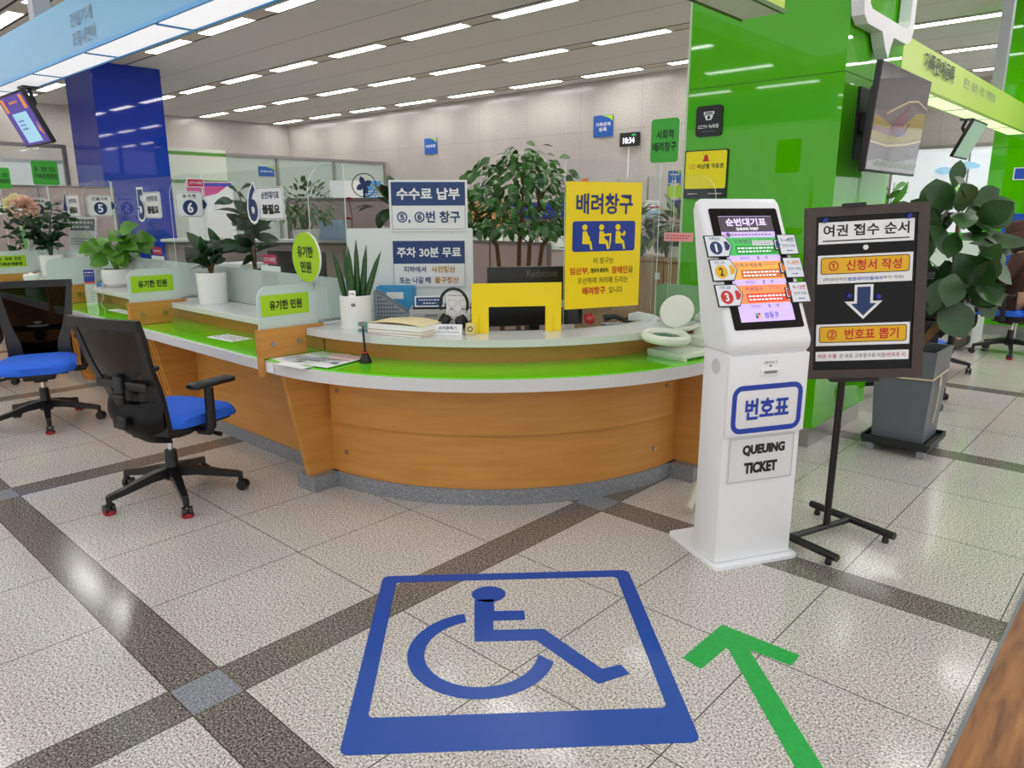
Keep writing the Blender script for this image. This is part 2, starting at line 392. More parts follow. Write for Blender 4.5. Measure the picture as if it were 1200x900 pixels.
# ---------------------------------------------------------------- ceiling lamps
DIFF = mat('lamp_diffuser', (255, 253, 250), .5, emit=LAMP); HOUS = mat('lamp_housing', (226, 226, 224), .4)
lp = T('ceiling_light', 'slim white tube light recessed in the grey ceiling, one of the long rows', 'ceiling light', (0, 0, CEIL), 0, 'recessed ceiling lights')
B().b2((0, -LWID/2, -.012), (LLEN, LWID/2, -.006)).done('diffuser', DIFF, lp, 0)
bh = B()
for sy in (-1, 1): bh.b2((-.01, sy*(LWID/2+.008)-.008, -.016), (LLEN+.01, sy*(LWID/2+.008)+.008, 0))
for x in (-.005, LLEN+.005): bh.b2((x-.006, -LWID/2, -.016), (x+.006, LWID/2, 0))
bh.done('housing', HOUS, lp, 0)
first = True
for r in range(-8, 5):
    y = ROW0+ROWP*r
    for k in range(-6, 8):
        x = LX0+LXP*k
        if x < -18.9 or x > 4: continue
        if y > 11.5 and x < -4.6: continue
        if (-4.2 < y < 3.7 and x+LLEN > -5.2) or (y < -4 and x < -9): continue
        if r == -2 and not -12.6 < x < -9: continue
        if any(x0-.1 < x+LLEN and x < x1+.1 and y0-.1 < y < y1+.1 for x0, y0, x1, y1 in ((-2.632, 4.6, -1.632, 5.6), (-14.4, 4.6, -13.2, 5.68), (-1.95, 10.5, -.95, 11.5))): continue
        l = lp if first else copy_tree(lp); first = False
        l.location = (x, y, CEIL)

# ---------------------------------------------------------------- floor markings
def decal(name, m, pieces, label, cat, h=.0012):
    b = B()
    for pts in pieces: b.prism(pts, (0, 0, h), (1, 0, 0), (0, 1, 0), h-.0002)
    return b
O = Vector((-1.570, 1.709)); UX = Vector((.70194, .71224)); UY = Vector((-.71224, .70194))
t = T('floor_decal', 'square blue wheelchair symbol stuck on the floor before the curved counter', 'floor marking', (O.x, O.y, 0), math.atan2(UX.y, UX.x))
DBLUE = mat('blue_floor_vinyl', (24, 74, 164), .3)
def conv(pts): return pts
b = B()
out = rrect(1.04, 1.045, .03, 5); inn = rrect(.92, .835, .02, 5, 0, .05)
b.ring(out, inn, (0, 0, .0013), (1, 0, 0), (0, 1, 0), .0011); b.done('frame', DBLUE, t, 0)
b = B()
b.prism(circ(.068, 28, -.079, .352, .062), (0, 0, .0013), (1, 0, 0), (0, 1, 0), .0011)
b.prism([(-.136, .31), (-.136, .022), (.085, .018), (.266, -.24), (.378, -.194), (.36, -.141), (.291, -.161), (.119, .09), (-.066, .092), (-.066, .155), (.055, .155), (.055, .22), (-.06, .222), (-.06, .31)], (0, 0, .0013), (1, 0, 0), (0, 1, 0), .0011)
n = 40; arcs = [math.radians(104+(343-104)*k/n) for k in range(n+1)]; arci = [math.radians(106+(352-106)*k/n) for k in range(n+1)]
b.ring([(-.112+.257*math.cos(a), -.04+.257*math.sin(a)) for a in arcs], [(-.112+.198*math.cos(a), -.04+.198*math.sin(a)) for a in arci], (0, 0, .0013), (1, 0, 0), (0, 1, 0), .0011, closed=False)
b.done('wheelchair_symbol', DBLUE, t, 0)
t = T('floor_decal', 'green arrow of tape on the floor pointing to the kiosk', 'floor marking', (-1.08, 2.325, 0))
GTAPE = mat('green_floor_tape', (22, 168, 66), .38, noise=.12, nscale=50)
b = B(); b.prism([(0, 0), (-.002, -.283), (.075, -.298), (.081, -.128), (.09, -.13), (.62, -.66), (.675, -.605), (.145, -.083), (.291, -.076), (.29, .002)], (0, 0, .0013), (1, 0, 0), (0, 1, 0), .0011); b.done('arrow', GTAPE, t, 0)

# ---------------------------------------------------------------- service counters
SCREW = STEEL
CX, CY = -3.476, 3.62
cc = T('service_counter', 'curved maple service counter with lime glass desk top, nearest the wheelchair symbol', 'counter', (CX, CY, 0))
A0, A1 = -90.6, 6
b = B(); b.arc(1.2, 1.44, 0, .085, -86, 2); b.done('granite_plinth', PLINTH, cc)
for a in (-87.5, .5):
    ra = math.radians(a); B().box((1.46*math.cos(ra), 1.46*math.sin(ra), .0425), (.26, .16, .085), ra).done('granite_plinth', PLINTH, cc, 0)
b = B(); b.arc(1.25, 1.425, .085, .68, -88, 2); b.done('lower_front_panel', MAPLE, cc)
b = B(); b.arc(1.42, 1.455, .385, .68, -84.5, -3.5); b.done('upper_front_panel', MAPLE, cc)
for a, s in ((-87.5, 1), (1.5, -1)):
    ra = math.radians(a); U = (math.cos(ra), math.sin(ra), 0)
    for off, g in ((0, 0), (.034, .014), (.06, .03)):
        b = B(); tn = Vector((-U[1], U[0], 0))*s
        b.prism([(1.36, .085), (1.585-g, .085), (1.70-g, .68), (1.36, .68)], Vector((0, 0, 0))-tn*off+tn*.03, U, (0, 0, 1), .022 if s < 0 else -.022); b.done('gusset_board', MAPLE, cc, 0)
b = B(); b.arc(1.28, 1.735, .68, .74, A0, A1); b.done('stone_desk_top', STONE, cc)
b = B(); b.arc(1.36, 1.722, .7405, .747, A0, A1); b.done('lime_glass_inlay', GLIME, cc)
b = B(); b.arc(1.33, 1.36, .74, .845, A0, A1); b.done('riser_board', MAPLEH, cc)
b = B(); b.arc(1.2, 1.48, .845, .882, A0, A1); b.done('stone_upper_shelf', STONE, cc)
b = B(); b.arc(.5, 1.33, .70, .73, A0, A1); b.done('staff_desk_top', mat('grey_laminate', (190, 190, 188), .4), cc)
for a, z, r in ((-82.2, .56, 1.455), (-81.5, .21, 1.425), (-6, .56, 1.455), (-8, .2, 1.425)):
    ra = math.radians(a); u = Vector((math.cos(ra), math.sin(ra), 0)); p = u*r+Vector((0, 0, z))
    B().cyl(p-u*.004, p+u*.01, .012, n=16).done('screw', SCREW, cc)

def straight_counter(x0, x1, label, note=False):
    t = T('service_counter', label, 'counter', ((x0+x1)/2, 2.3, 0)); h = (x1-x0)/2
    y = lambda v: v-2.3
    B().b2((-h, y(2.23), 0), (h, y(2.5), .085)).done('granite_plinth', PLINTH, t, 0)
    B().b2((-h, y(2.24), .085), (h, y(2.27), .68)).done('front_panel', MAPLE, t, 0)
    for sx in (-1, 1):
        if x1 > -4 and sx > 0: continue
        for g, o_ in ((0, 0), (.014, .03), (.026, .054)):
            b = B(); b.prism([(y(2.24), .085), (y(2.05+g), .085), (y(1.93+g), .68), (y(2.24), .68)], (sx*(h-.04-o_*1), 0, 0), (0, 1, 0), (0, 0, 1), .022); b.done('gusset_board', MAPLE, t, 0)
    B().b2((-h, y(1.885), .68), (h, y(2.3), .74), .004).done('stone_desk_top', STONE, t, 0)
    B().b2((-h, y(1.9), .7405), (h, y(2.26), .747)).done('lime_glass_inlay', GLIME, t, 0)
    B().b2((-h, y(2.26), .74), (h, y(2.29), .845)).done('riser_board', MAPLEH, t, 0)
    B().b2((-h, y(2.14), .845), (h, y(2.46), .882), .004).done('stone_upper_shelf', STONE, t, 0)
    B().b2((-h, y(2.46), .70), (h, y(3.1), .73)).done('staff_desk_top', MATS['grey_laminate'], t, 0)
    return t
XD = [-3.5, -5.2, -6.9, -8.6, -10.3]
straight_counter(XD[1], XD[0]-.012, 'straight maple counter beside the nearest swivel chair, below window sign 6')
straight_counter(XD[2], XD[1], 'straight maple counter with potted pothos, below window sign 5')
straight_counter(XD[3], XD[2], 'straight maple counter behind the left swivel chair, below window sign 4')
straight_counter(XD[4], XD[3], 'farthest left straight maple counter, mostly cut by the photo edge')

# desk dividers with frosted panels
def divider(x, label, text):
    t = T('desk_divider', label, 'divider', (x, 2.05, .74)); y = lambda v: v-2.05; z = lambda v: v-.74
    pts = [(y(1.862), z(.655)), (y(1.883), z(.655)), (y(1.883), z(.749)), (y(2.262), z(.749)), (y(2.262), z(.8)), (y(2.137), z(.8)), (y(2.137), z(.9)), (y(1.862), z(.9))]
    bd = B().prism([(y(1.862), z(.655)), (y(1.883), z(.655)), (y(1.883), z(.749)), (y(2.135), z(.749)), (y(2.135), z(.9)), (y(1.862), z(.9))], (.02, 0, 0), (0, 1, 0), (0, 0, 1), .04).done('wood_board', MAPLE, t, 0)
    b = B(); b.b2((-.02, y(2.135), z(.884)), (.02, y(2.25), z(.9))); b.done('wood_rail', MAPLE, t, 0)
    for yy in (1.94, 2.09):
        B().cyl((.019, y(yy), z(.82)), (.03, y(yy), z(.82)), .013).done('screw', SCREW, bd)
    r = .07; a, c = y(1.875), y(2.3); zt = z(1.122)
    pts = [(a, z(.9)), (c, z(.9)), (c, zt)]+[(a+r-r*math.sin(k*PI/12), zt-r+r*math.cos(k*PI/12)) for k in range(7)]
    B().prism(pts, (.004, 0, 0), (0, 1, 0), (0, 0, 1), .008, rim=1).done('frosted_panel', [FROST, EDGE], t, 0)
    if text is None: return t
    pl = B().b2((.0045, y(1.895), z(.965)), (.0065, y(2.175), z(1.075))).done('label_plate', LIME, t, 0)
    x_ = TX((.0066, y(2.035), z(1.02)), (0, 1, 0), (0, 0, 1))
    if isinstance(text, str): x_.t(text, 0, 0, .19, .05, BLACK, .03)
    else: x_.t(text[0], 0, .025, .2, .034, BLACK, .03); x_.t(text[1], 0, -.025, .2, .034, BLACK, .03)
    x_.done('lettering', pl)
    return t
divider(XD[0], 'desk divider with lime label below the round green sign, beside the curved counter', '유기한 민원')
divider(XD[1], 'desk divider with lime label left of the tall white plant pot', '유기한 민원')
divider(XD[2], 'plain frosted desk divider without label, beside the slim upright leaflet', None)
divider(XD[3], 'leftmost desk divider with two-line lime label, behind the wet-wipe tub', ('등 · 초본, 인감', '가족관계증명'))

# ---------------------------------------------------------------- ticket kiosk
KA = math.radians(60.96)                    # direction of its width
kx, ky = -1.314+.192*math.cos(KA), 2.718+.192*math.sin(KA)
kt = T('ticket_kiosk', 'white queue ticket kiosk with sloped touch screen, right of the curved counter', 'kiosk', (kx, ky, 0), KA)
# local: x = width to the right, -y = front, z up
KW = mat('white_powder_coat', (240, 241, 242), .3)
b = B(); pl = rrect(.43, .40, .03, 5, 0, .165); b.prism(pl, (0, 0, .014), (1, 0, 0), (0, 1, 0), .014); b.done('base_plate', KW, kt)
W2 = .192
b = B(); b.box((0, .0875+.004, .49), (2*W2, .175, .95), 0, .006); b.done('body', KW, kt)
dr = B().box((0, -.004, .755), (2*W2+.004, .02, .34), 0, .006).done('front_door', KW, kt)
# head: profile (u back +, z), extruded along x
prof = [(-.012, .945), (-.016, .975), (-.012, .99), (.262, 1.525), (.285, 1.545), (.31, 1.535), (.325, 1.5), (.20, 1.02), (.175, .93), (.0, .93)]
hb = B(); f = [hb.v((-W2-.008, y, z)) for y, z in prof]; k = [hb.v((W2+.008, y, z)) for y, z in prof]
hb.face(f); hb.face(k[::-1])
for i in range(len(prof)): hb.face([f[i], k[i], k[(i+1) % len(prof)], f[(i+1) % len(prof)]])
es = [e for e in hb.bm.edges if abs(e.verts[0].co.x-e.verts[1].co.x) < 1e-4]
bmesh.ops.bevel(hb.bm, geom=es, offset=.022, segments=4, affect='EDGES', profile=.5)
head = hb.done('head', KW, kt, 40)
S0 = Vector((0, -.012, .99)); SV = Vector((0, .274, .535)).normalized(); SU = Vector((1, 0, 0))
bez = B().prism(rrect(.335, .535, .008, 3, .0, .31), S0+SU.cross(SV)*.0035, SU, SV, .003).done('screen_bezel', mat('black_glass', (8, 8, 10), .06), kt, 0)
LIL = mat('lilac_screen', (206, 182, 244), .3, emit=.4); SGRN = mat('screen_green', (70, 186, 92), .3, emit=.35); SORG = mat('screen_orange', (250, 168, 72), .3, emit=.45)
SSAL = mat('screen_salmon', (250, 140, 84), .3, emit=.45); SDK = mat('screen_grey', (78, 72, 82), .3, emit=.2); SBR = mat('screen_brown', (196, 112, 62), .3, emit=.3); SRD = mat('screen_red', (214, 74, 56), .3, emit=.35)
SGD = mat('screen_dark_green', (40, 150, 62), .3, emit=.3); SW = mat('screen_white', (250, 248, 252), .3, emit=.7); LILT = mat('screen_light_lilac_letters', (226, 206, 252), .3, emit=.6); SGT = mat('screen_grey_letters', (110, 96, 120), .3, emit=.1)
scr = TX(S0+SU.cross(SV)*.0036, SU, SV, .0005)
scr.rect(.0, .308, .262, .468, LIL)
scr.rect(0, .505, .262, .07, SDK, 2); scr.t('순번대기표', 0, .514, .2, .036, LILT, .03, 3); scr.t('QUEUING TICKET', 0, .482, .11, .014, SW, .02, 3)
scr.poly(circ(.011, 16, -.1, .457), SGT, 2); scr.lines(.015, .457, .2, .014, SGT, 1, 2, 3)
scr.rect(.062, .418, .11, .022, WHITE, 4); scr.lines(.062, .418, .1, .018, GREYT, 2, 5, 4)
for yc, mm, md, title, seed in ((.404, SGRN, SGD, '민원발급', 5), (.297, SORG, SBR, '가족관계등록', 6), (.192, SSAL, SRD, '여권접수', 7)):
    scr.rect(.008, yc, .246, .08, mm, 2, .006); scr.t(title, -.035, yc+.023, .022*len(title), .019, SGT, .012, 3); scr.lines(.072, yc+.028, .07, .016, SGT, 2, 3, seed)
    scr.rect(.02, yc-.016, .2, .038, md, 3, .004); scr.lines(.02, yc-.016, .18, .03, SW, 2, 4, seed+3)
    scr.poly(circ(.01, 14, -.105, yc+.004), md, 4); scr.poly(circ(.006, 12, -.105, yc+.004), SW, 5)
    scr.t('대기인수', -.045, yc-.052, .045, .013, SGT, .0, 3); scr.t('0', .02, yc-.052, .009, .016, BLUE, .02, 3); scr.t('명', .06, yc-.052, .013, .013, SGT, .0, 3)
scr.t('성동구', .02, .1, .07, .026, BLUE, .012, 3)
for dx, dy, mm in ((-.006, .006, SGRN), (.006, .006, SRD), (-.006, -.006, BLUE), (.006, -.006, SORG)): scr.rect(-.045+dx, .1+dy, .011, .011, mm, 3)
scr.done('screen_page', bez)
# number placards stuck on the bezel edges
BLUR = mat('placard_white', (232, 236, 242), .35)
for i, (yc, num, word, cm) in enumerate(((.405, '1', '서류발급', NAVY), (.30, '2', '신고', GOLD), (.19, '3', '여권', RED))):
    O1 = S0+SV*yc+SU*(-.168)+SU.cross(SV)*.0095
    p = B().prism([(-.055, -.048), (.045, -.048), (.072, 0), (.045, .048), (-.055, .048)], O1, SU, SV, .005).done('number_placard', BLACK, kt, 0)
    x_ = TX(O1, SU, SV, .0006); x_.poly([(-.051, -.044), (.043, -.044), (.067, 0), (.043, .044), (-.051, .044)], BLUR); x_.poly([(.034, -.02), (.048, -.02), (.062, 0), (.048, .02), (.034, .02)], cm, 2)
    x_.poly(circ(.029, 24, -.008, -.008), cm, 2); x_.t(num, -.008, -.008, .018 if num != '1' else .01, .036, WHITE if num != '2' else BLACK, .03, 3); x_.t(word, -.008, .033, .05, .013, NAVY, .0, 2); x_.done('lettering', p)
for i, (yc, rng, cm) in enumerate(((.407, '1~4번', NAVY), (.302, '7~8번', ORNG), (.192, '9~12번', RED))):
    O1 = S0+SV*yc+SU*.168+SU.cross(SV)*.0095
    p = B().prism([(-.056, -.024), (-.04, -.024), (-.04, -.046), (.058, -.046), (.058, .046), (-.04, .046), (-.04, .024), (-.056, .024)], O1, SU, SV, .005).done('number_placard', BLACK, kt, 0)
    x_ = TX(O1, SU, SV, .0006); x_.rect(.011, 0, .086, .086, BLUR); x_.rect(-.048, 0, .012, .04, BLUR); x_.poly([(-.05, -.016), (-.04, -.016), (-.028, 0), (-.04, .016), (-.05, .016)], cm, 2)
    x_.t(rng, .014, .022, .062, .02, cm, .01, 2); x_.t('창구로 가세요', .014, -.006, .064, .013, NAVY, .0, 2); x_.lines(.014, -.028, .03, .012, NAVY, 1, 2, i); x_.done('lettering', p)
# door: slot and 번호표 plate
x_ = TX((0, -.0142, .755), (1, 0, 0), (0, 0, 1))
x_.frame(.0, -.055, .345, .205, .022, mat('royal_blue_print', (32, 66, 170), .4), 1, .045); x_.t('번호표', 0, -.055, .215, .09, MATS['royal_blue_print'], .03)
x_.t('번호표 받는 곳', 0, .138, .062, .012, BLACK, .0); x_.poly([(0, .118), (.007, .126), (-.007, .126)], BLACK)
x_.done('door_lettering', dr)
sl = B().box((0, -.0155, .852), (.095, .006, .03), 0, .003).done('ticket_slot', KW, dr, 0)
B().box((0, -.0195, .853), (.06, .004, .009)).done('slot_opening', GRYP, dr, 0)
sg = B().box((.0, .001, .476), (.325, .004, .2)).done('paper_notice', mat('paper_grey_white', (226, 226, 226), .6), kt, 0)
x_ = TX((0, -.0012, .476), (1, 0, 0), (0, 0, 1)); x_.frame(0, 0, .318, .192, .0015, GREYT, 1, .002); x_.t('QUEUING', .01, .04, .21, .05, BLACK, .05); x_.t('TICKET', .0, -.038, .165, .05, BLACK, .05); x_.done('lettering', sg)
b = B()
for r in range(3, 28, 4):
    for q in range(max(1, r)): 
        a = 2*PI*q/max(1, r); yy, zz = .085+r*.0011*math.cos(a), .87+r*.0011*math.sin(a); b.box((-W2-.0005, yy, zz), (.002, .0018, .0018))
b.done('speaker_grille', GRYP, kt, 0)
# ---------------------------------------------------------------- swivel chairs
SEATB = mat('blue_chair_fabric', (40, 104, 226), .85, noise=.12, nscale=160); CHB = mat('chair_black_plastic', (18, 18, 20), .38)
MESHB = acrylic('black_chair_mesh', (110, 110, 112), diffuse=.7, gloss=0, drgb=(14, 14, 15)); REDS = mat('red_caster_sock', (166, 30, 40), .7)
def chair(label, x, y, rz, socks=(0, 1), spin=0, group='blue swivel chairs', arms=(-1, 1), backs=True):
    """local +x is the way the sitter faces"""
    t = T('office_chair', label, 'chair', (x, y, 0), rz, group)
    for k in range(5):
        a = spin+2*PI*k/5; u = Vector((math.cos(a), math.sin(a), 0)); s = Vector((-u.y, u.x, 0))
        b = B(); prev = None; rings = []
        for q, (r, z, w_, h_) in enumerate(((.02, .145, .055, .055), (.12, .135, .045, .045), (.25, .105, .036, .034), (.335, .09, .032, .03), (.345, .075, .03, .03))):
            c = u*r+Vector((0, 0, z)); rings.append([b.v(c+s*sx*w_/2+Vector((0, 0, sz*h_/2))) for sx, sz in ((-1, -1), (1, -1), (1, 1), (-1, 1))])
        for A, C in zip(rings, rings[1:]):
            for i in range(4): b.face([A[i], A[(i+1) % 4], C[(i+1) % 4], C[i]])
        b.face(rings[0][::-1]); b.face(rings[-1])
        b.cyl(u*.338+Vector((0, 0, .05)), u*.338+Vector((0, 0, .1)), .014, n=10)
        lg = b.done('base_leg', CHB, t, 40)
        cb = B(); wa = s*math.cos(.4*k)+u*math.sin(.4*k); c = u*.338+wa.cross(Vector((0, 0, 1)))*.012+Vector((0, 0, .0285))
        for sg in (-1, 1): cb.cyl(c+wa*sg*.006, c+wa*sg*.024, .0275, n=20)
        cb.cyl(c-wa*.02, c+wa*.02, .012, n=10)
        cb.done('caster', CHB, lg, 40)
        if k in socks:
            sb = B(); sb.lathe([(0, .0), (.026, .001), (.031, .012), (.029, .022), (.022, .026)], c-Vector((0, 0, .0285)), 16); sb.done('red_caster_cover', REDS, lg, 40)
    B().lathe([(0, .1), (.042, .1), (.046, .15), (.034, .18), (.03, .26), (.0, .26)], n=18).done('hub', CHB, t)
    b = B(); b.cyl((0, 0, .25), (0, 0, .36), .014, n=12); b.done('gas_lift', CHROME, t)
    b = B(); b.box((0, 0, .375), (.26, .2, .06), 0, .015); b.box((.02, 0, .345), (.1, .09, .05), 0, .012); b.done('tilt_mechanism', CHB, t, 40)
    b = B(); b.tube([(.03, -.09, .365), (.04, -.2, .362), (.055, -.27, .352)], [.008, .008, .013], 8); b.done('lever', CHB, t)
    # seat cushion
    b = B(); nx, ny = 14, 12; top, bot = [], []
    for i in range(nx+1):
        for j in range(ny+1):
            u_, v_ = i/nx*2-1, j/ny*2-1; wy = .245*(1-.07*(u_*-.5+.5))
            q = (abs(u_)**4+abs(v_)**4); e = max(0, 1-q/1.15)**.5
            px, py = u_*.24+.02, v_*wy
            f = 1 - .06*max(0, abs(u_)-.7)*max(0, abs(v_)-.7)*30
            px, py = (px-.02)*max(.86, f)+.02, py*max(.86, f)
            drop = -.035*max(0, u_-.45)**1.5*2; dish = -.012*(1-u_*u_)*(1-v_*v_)
            top.append(b.v((px, py, .45+.05*e**.55+drop*.7+dish))); bot.append(b.v((px*.985, py*.97, .428-.012*e+drop*.5)))
    idx = lambda i, j: i*(ny+1)+j
    for i in range(nx):
        for j in range(ny):
            b.face([top[idx(i, j)], top[idx(i+1, j)], top[idx(i+1, j+1)], top[idx(i, j+1)]]); b.face([bot[idx(i, j)], bot[idx(i, j+1)], bot[idx(i+1, j+1)], bot[idx(i+1, j)]])
    per = [idx(i, 0) for i in range(nx)]+[idx(nx, j) for j in range(ny)]+[idx(i, ny) for i in range(nx, 0, -1)]+[idx(0, j) for j in range(ny, 0, -1)]
    for a, c in zip(per, per[1:]+per[:1]): b.face([top[a], bot[a], bot[c], top[c]])
    b.done('seat', SEATB, t, 60)
    b = B(); b.box((.01, 0, .41), (.4, .38, .03), 0, .012); b.done('seat_pan', CHB, t, 40)
    # backrest
    def bc(v, s=0):       # centre line of the back: v 0..1 from bottom to top
        z = .40+v*.60; x_ = -.235-.055*math.sin(PI*min(1, v*1.15))*.3-.12*v**1.6+ .03*math.exp(-((v-.3)/.2)**2)
        return Vector((x_, 0, z))
    def hw(v): return .205+.045*v**1.2 - .02*math.exp(-((v-.28)/.15)**2)
    nv = 14; fr = B(); L_, R_ = [], []
    for i in range(nv+1):
        v = .0+i/nv; c = bc(v); L_.append(c+Vector((.035*(1-v*.6), hw(v), 0))); R_.append(c+Vector((.035*(1-v*.6), -hw(v), 0)))
    def band(pts, inward, wtop=.035):
        rings = []
        for i, p in enumerate(pts):
            v = i/(len(pts)-1); w_ = .07*(1-v)**1.5+.036; q = p+Vector((-.02*(1-v), inward*w_, 0))
            rings.append([fr.v(p+Vector((.012, 0, 0))), fr.v(q+Vector((.008, 0, 0))), fr.v(q-Vector((.012, 0, 0))), fr.v(p-Vector((.014, 0, 0)))])
        for A, C in zip(rings, rings[1:]):
            for i in range(4): fr.face([A[i], A[(i+1) % 4], C[(i+1) % 4], C[i]])
        fr.face(rings[0][::-1]); fr.face(rings[-1])
    band(L_, -1); band(R_, 1)
    rings = []
    for j in range(11):
        yy = -hw(1)+2*hw(1)*j/10; bow = -.018*(1-(yy/hw(1))**2); c = bc(1)+Vector((.012+bow, yy, 0))
        rings.append([fr.v(c+Vector((.013, 0, .006))), fr.v(c+Vector((-.014, 0, .006))), fr.v(c+Vector((-.008, 0, -.045))), fr.v(c+Vector((.015, 0, -.045)))])
    for A, C in zip(rings, rings[1:]):
        for i in range(4): fr.face([A[i], A[(i+1) % 4], C[(i+1) % 4], C[i]])
    fr.face(rings[0][::-1]); fr.face(rings[-1])
    fr.done('back_frame', CHB, t, 40)
    ms = B(); grid = []
    for i in range(nv+1):
        v = i/nv; c = bc(v); row = []
        for j in range(9):
            f = j/8*2-1; row.append(ms.v(c+Vector((.035*(1-v*.6)*f*f-.008, f*(hw(v)-.02), 0))))
        grid.append(row)
    for i in range(nv):
        for j in range(8): ms.face([grid[i][j], grid[i+1][j], grid[i+1][j+1], grid[i][j+1]])
    ms.done('mesh_panel', MESHB, t, 60)
    # lower back shell and lumbar support behind the mesh
    sh = B(); rows = []
    for i in range(9):
        v = i/8; z = .335+.225*v; row = []
        for j in range(13):
            f = j/12*2-1; wv = .12+.085*min(1, v*2)**.6; row.append(sh.v((-.262-.04*math.sin(PI*min(1, v*1.1))+.05*f*f+.09*(1-v)**2, f*wv, z-.0*f*f+.05*f*f*v)))
        rows.append(row)
    for i in range(8):
        for j in range(12): sh.face([rows[i][j], rows[i+1][j], rows[i+1][j+1], rows[i][j+1]])
    bmesh.ops.solidify(sh.bm, geom=sh.bm.faces[:], thickness=.016)
    sh.done('back_shell', CHB, t, 50)
    b = B(); b.box((-.305, 0, .475), (.02, .055, .07), 0, .008); b.done('tension_knob', GRYP if False else CHB, t, 40)
    b = B(); b.box((-.3, 0, .64), (.03, .06, .15), 0, .012); b.box((-.285, 0, .665), (.018, .36, .045), 0, .008); b.box((-.31, 0, .61), (.03, .085, .03), 0, .01); b.done('lumbar_support', CHB, t, 40)
    b = B(); b.box((-.13, 0, .385), (.2, .1, .03), 0, .01); b.done('back_bracket', CHB, t, 40)
    for s in arms:
        b = B(); b.tube([(-.02, s*.2, .385), (-.02, s*.275, .39), (-.015, s*.285, .42), (-.01, s*.285, .62)], [.02, .022, .026, .024], 10); b.done('arm_post', CHB, t, 40)
        b = B(); b.box((.01, s*.285, .645), (.26, .085, .03), 0, .014, seg=3); b.done('armrest_pad', CHB, t, 40)
    for ch in t.children:
        if not ch.name.startswith(('base_leg', 'hub', 'gas_lift')): ch.location.x = .05
    return t
chair('black mesh swivel chair with blue seat, its back to us, nearest, before the straight counter', -3.87, 1.51, math.radians(107), (0, 4), math.radians(-121))
chair('black mesh swivel chair with blue seat facing us at the left', -5.98, 1.50, math.radians(-20), (0, 2), math.radians(6))
chair('swivel chair cut off by the left photo edge, blue seat just showing', -7.72, 1.38, math.radians(-20), (0,), math.radians(10))
chair('dark swivel chair behind the grey planter, mostly hidden', -1.56, 6.35, math.radians(100), (1,), .3)
chair('blue seated swivel chair between the fig plant and the seated person', -1.72, 7.75, math.radians(80), (2,), .1)
chair('blue swivel chair the person in brown sits on', -1.3, 9.2, math.radians(176), (1,), .6)

# ---------------------------------------------------------------- sign easel
ET = T('easel_sign', 'black framed poster stand with yellow step labels, right of the kiosk', 'sign stand', (-1.085, 3.375, 0))
EB = mat('easel_black_metal', (18, 18, 20), .3)
ca, sa = math.cos(math.radians(69)), math.sin(math.radians(69)); fa = math.radians(-17.5); fx, fy = math.cos(fa), math.sin(fa)
b = B(); b.tube([(-.08, -.235, .042), (.055, .155, .042)], .015, 12); b.done('cross_bar', EB, ET)
for c0, l0, l1 in (((.055, .155), -.22, .23), ((-.08, -.235), -.2, .25)):
    b = B(); b.tube([(c0[0]+fx*l0, c0[1]+fy*l0, .045), (c0[0]+fx*l1, c0[1]+fy*l1, .045)], .018, 12)
    ft = b.done('foot_bar', EB, ET)
    for l in (l0+.04, l1-.04):
        B().lathe([(0, 0), (.014, .0), (.016, .012), (.012, .028), (0, .028)], (c0[0]+fx*l, c0[1]+fy*l, 0), 12).done('foot_pad', EB, ft)
b = B(); b.tube([(0, 0, .04), (.0, .01, .8)], .016, 14); b.done('pole', EB, ET)
pa = math.radians(34); U = Vector((math.cos(pa), math.sin(pa), 0)); Nn = Vector((U.y, -U.x, 0)); tilt = Vector((0, 0, 1))*.999-Nn*.045
rl = math.radians(3.2); V0 = tilt.normalized(); U2 = (U*math.cos(rl)+V0*math.sin(rl)).normalized(); V2 = (V0*math.cos(rl)-U*math.sin(rl)).normalized()
PO = Vector((.045, .012, 1.148))+Nn*.03
fw_, fh_ = .498, .745
FRM = mat('easel_dark_wood_frame', (72, 62, 56), .55, noise=.15, nscale=30)
b = B(); b.ring([(-fw_/2, -fh_/2), (fw_/2, -fh_/2), (fw_/2, fh_/2), (-fw_/2, fh_/2)], [(-fw_/2+.045, -fh_/2+.04), (fw_/2-.045, -fh_/2+.04), (fw_/2-.045, fh_/2-.04), (-fw_/2+.045, fh_/2-.04)], PO, U2, V2, .022); b.done('wooden_frame', FRM, ET, 0)
bd = B().prism([(-fw_/2+.044, -fh_/2+.039), (fw_/2-.044, -fh_/2+.039), (fw_/2-.044, fh_/2-.039), (-fw_/2+.044, fh_/2-.039)], PO-(U2.cross(V2))*.008, U2, V2, .008).done('black_board', mat('black_gloss_board', (8, 8, 10), .1, spec=.25), ET, 0)
BO = PO-(U2.cross(V2))*.008
x_ = TX(BO, U2, V2, .0006)
x_.rect(.0, .262, .385, .092, WHITE); x_.t('여권 접수 순서', 0, .272, .345, .05, BLACK, .022); x_.rect(0, .229, .35, .005, BLACK, 2)
x_.rect(0, .107, .385, .122, WHITE); x_.rect(0, .123, .36, .072, GOLD, 2, .01); x_.frame(0, .123, .36, .072, .003, BLACK, 3, .01)
x_.t('①  신청서 작성', 0, .123, .295, .046, RED, .022, 3)
x_.t('(미성년자는', -.118, .064, .098, .016, BLACK, .0, 3); x_.t('법정대리인동의서', .003, .064, .14, .016, BLUE, .015, 3); x_.t('추가 작성)', .117, .064, .08, .016, BLACK, .0, 3)
ar = lambda q: [(-.034*q-.0, .028+.004*(q-1)*8), (.034*q, .028+.004*(q-1)*8), (.034*q, -.04), (.076*q, -.04+.0), (0, -.115-.012*(q-1)*8), (-.076*q, -.04), (-.034*q, -.04)]
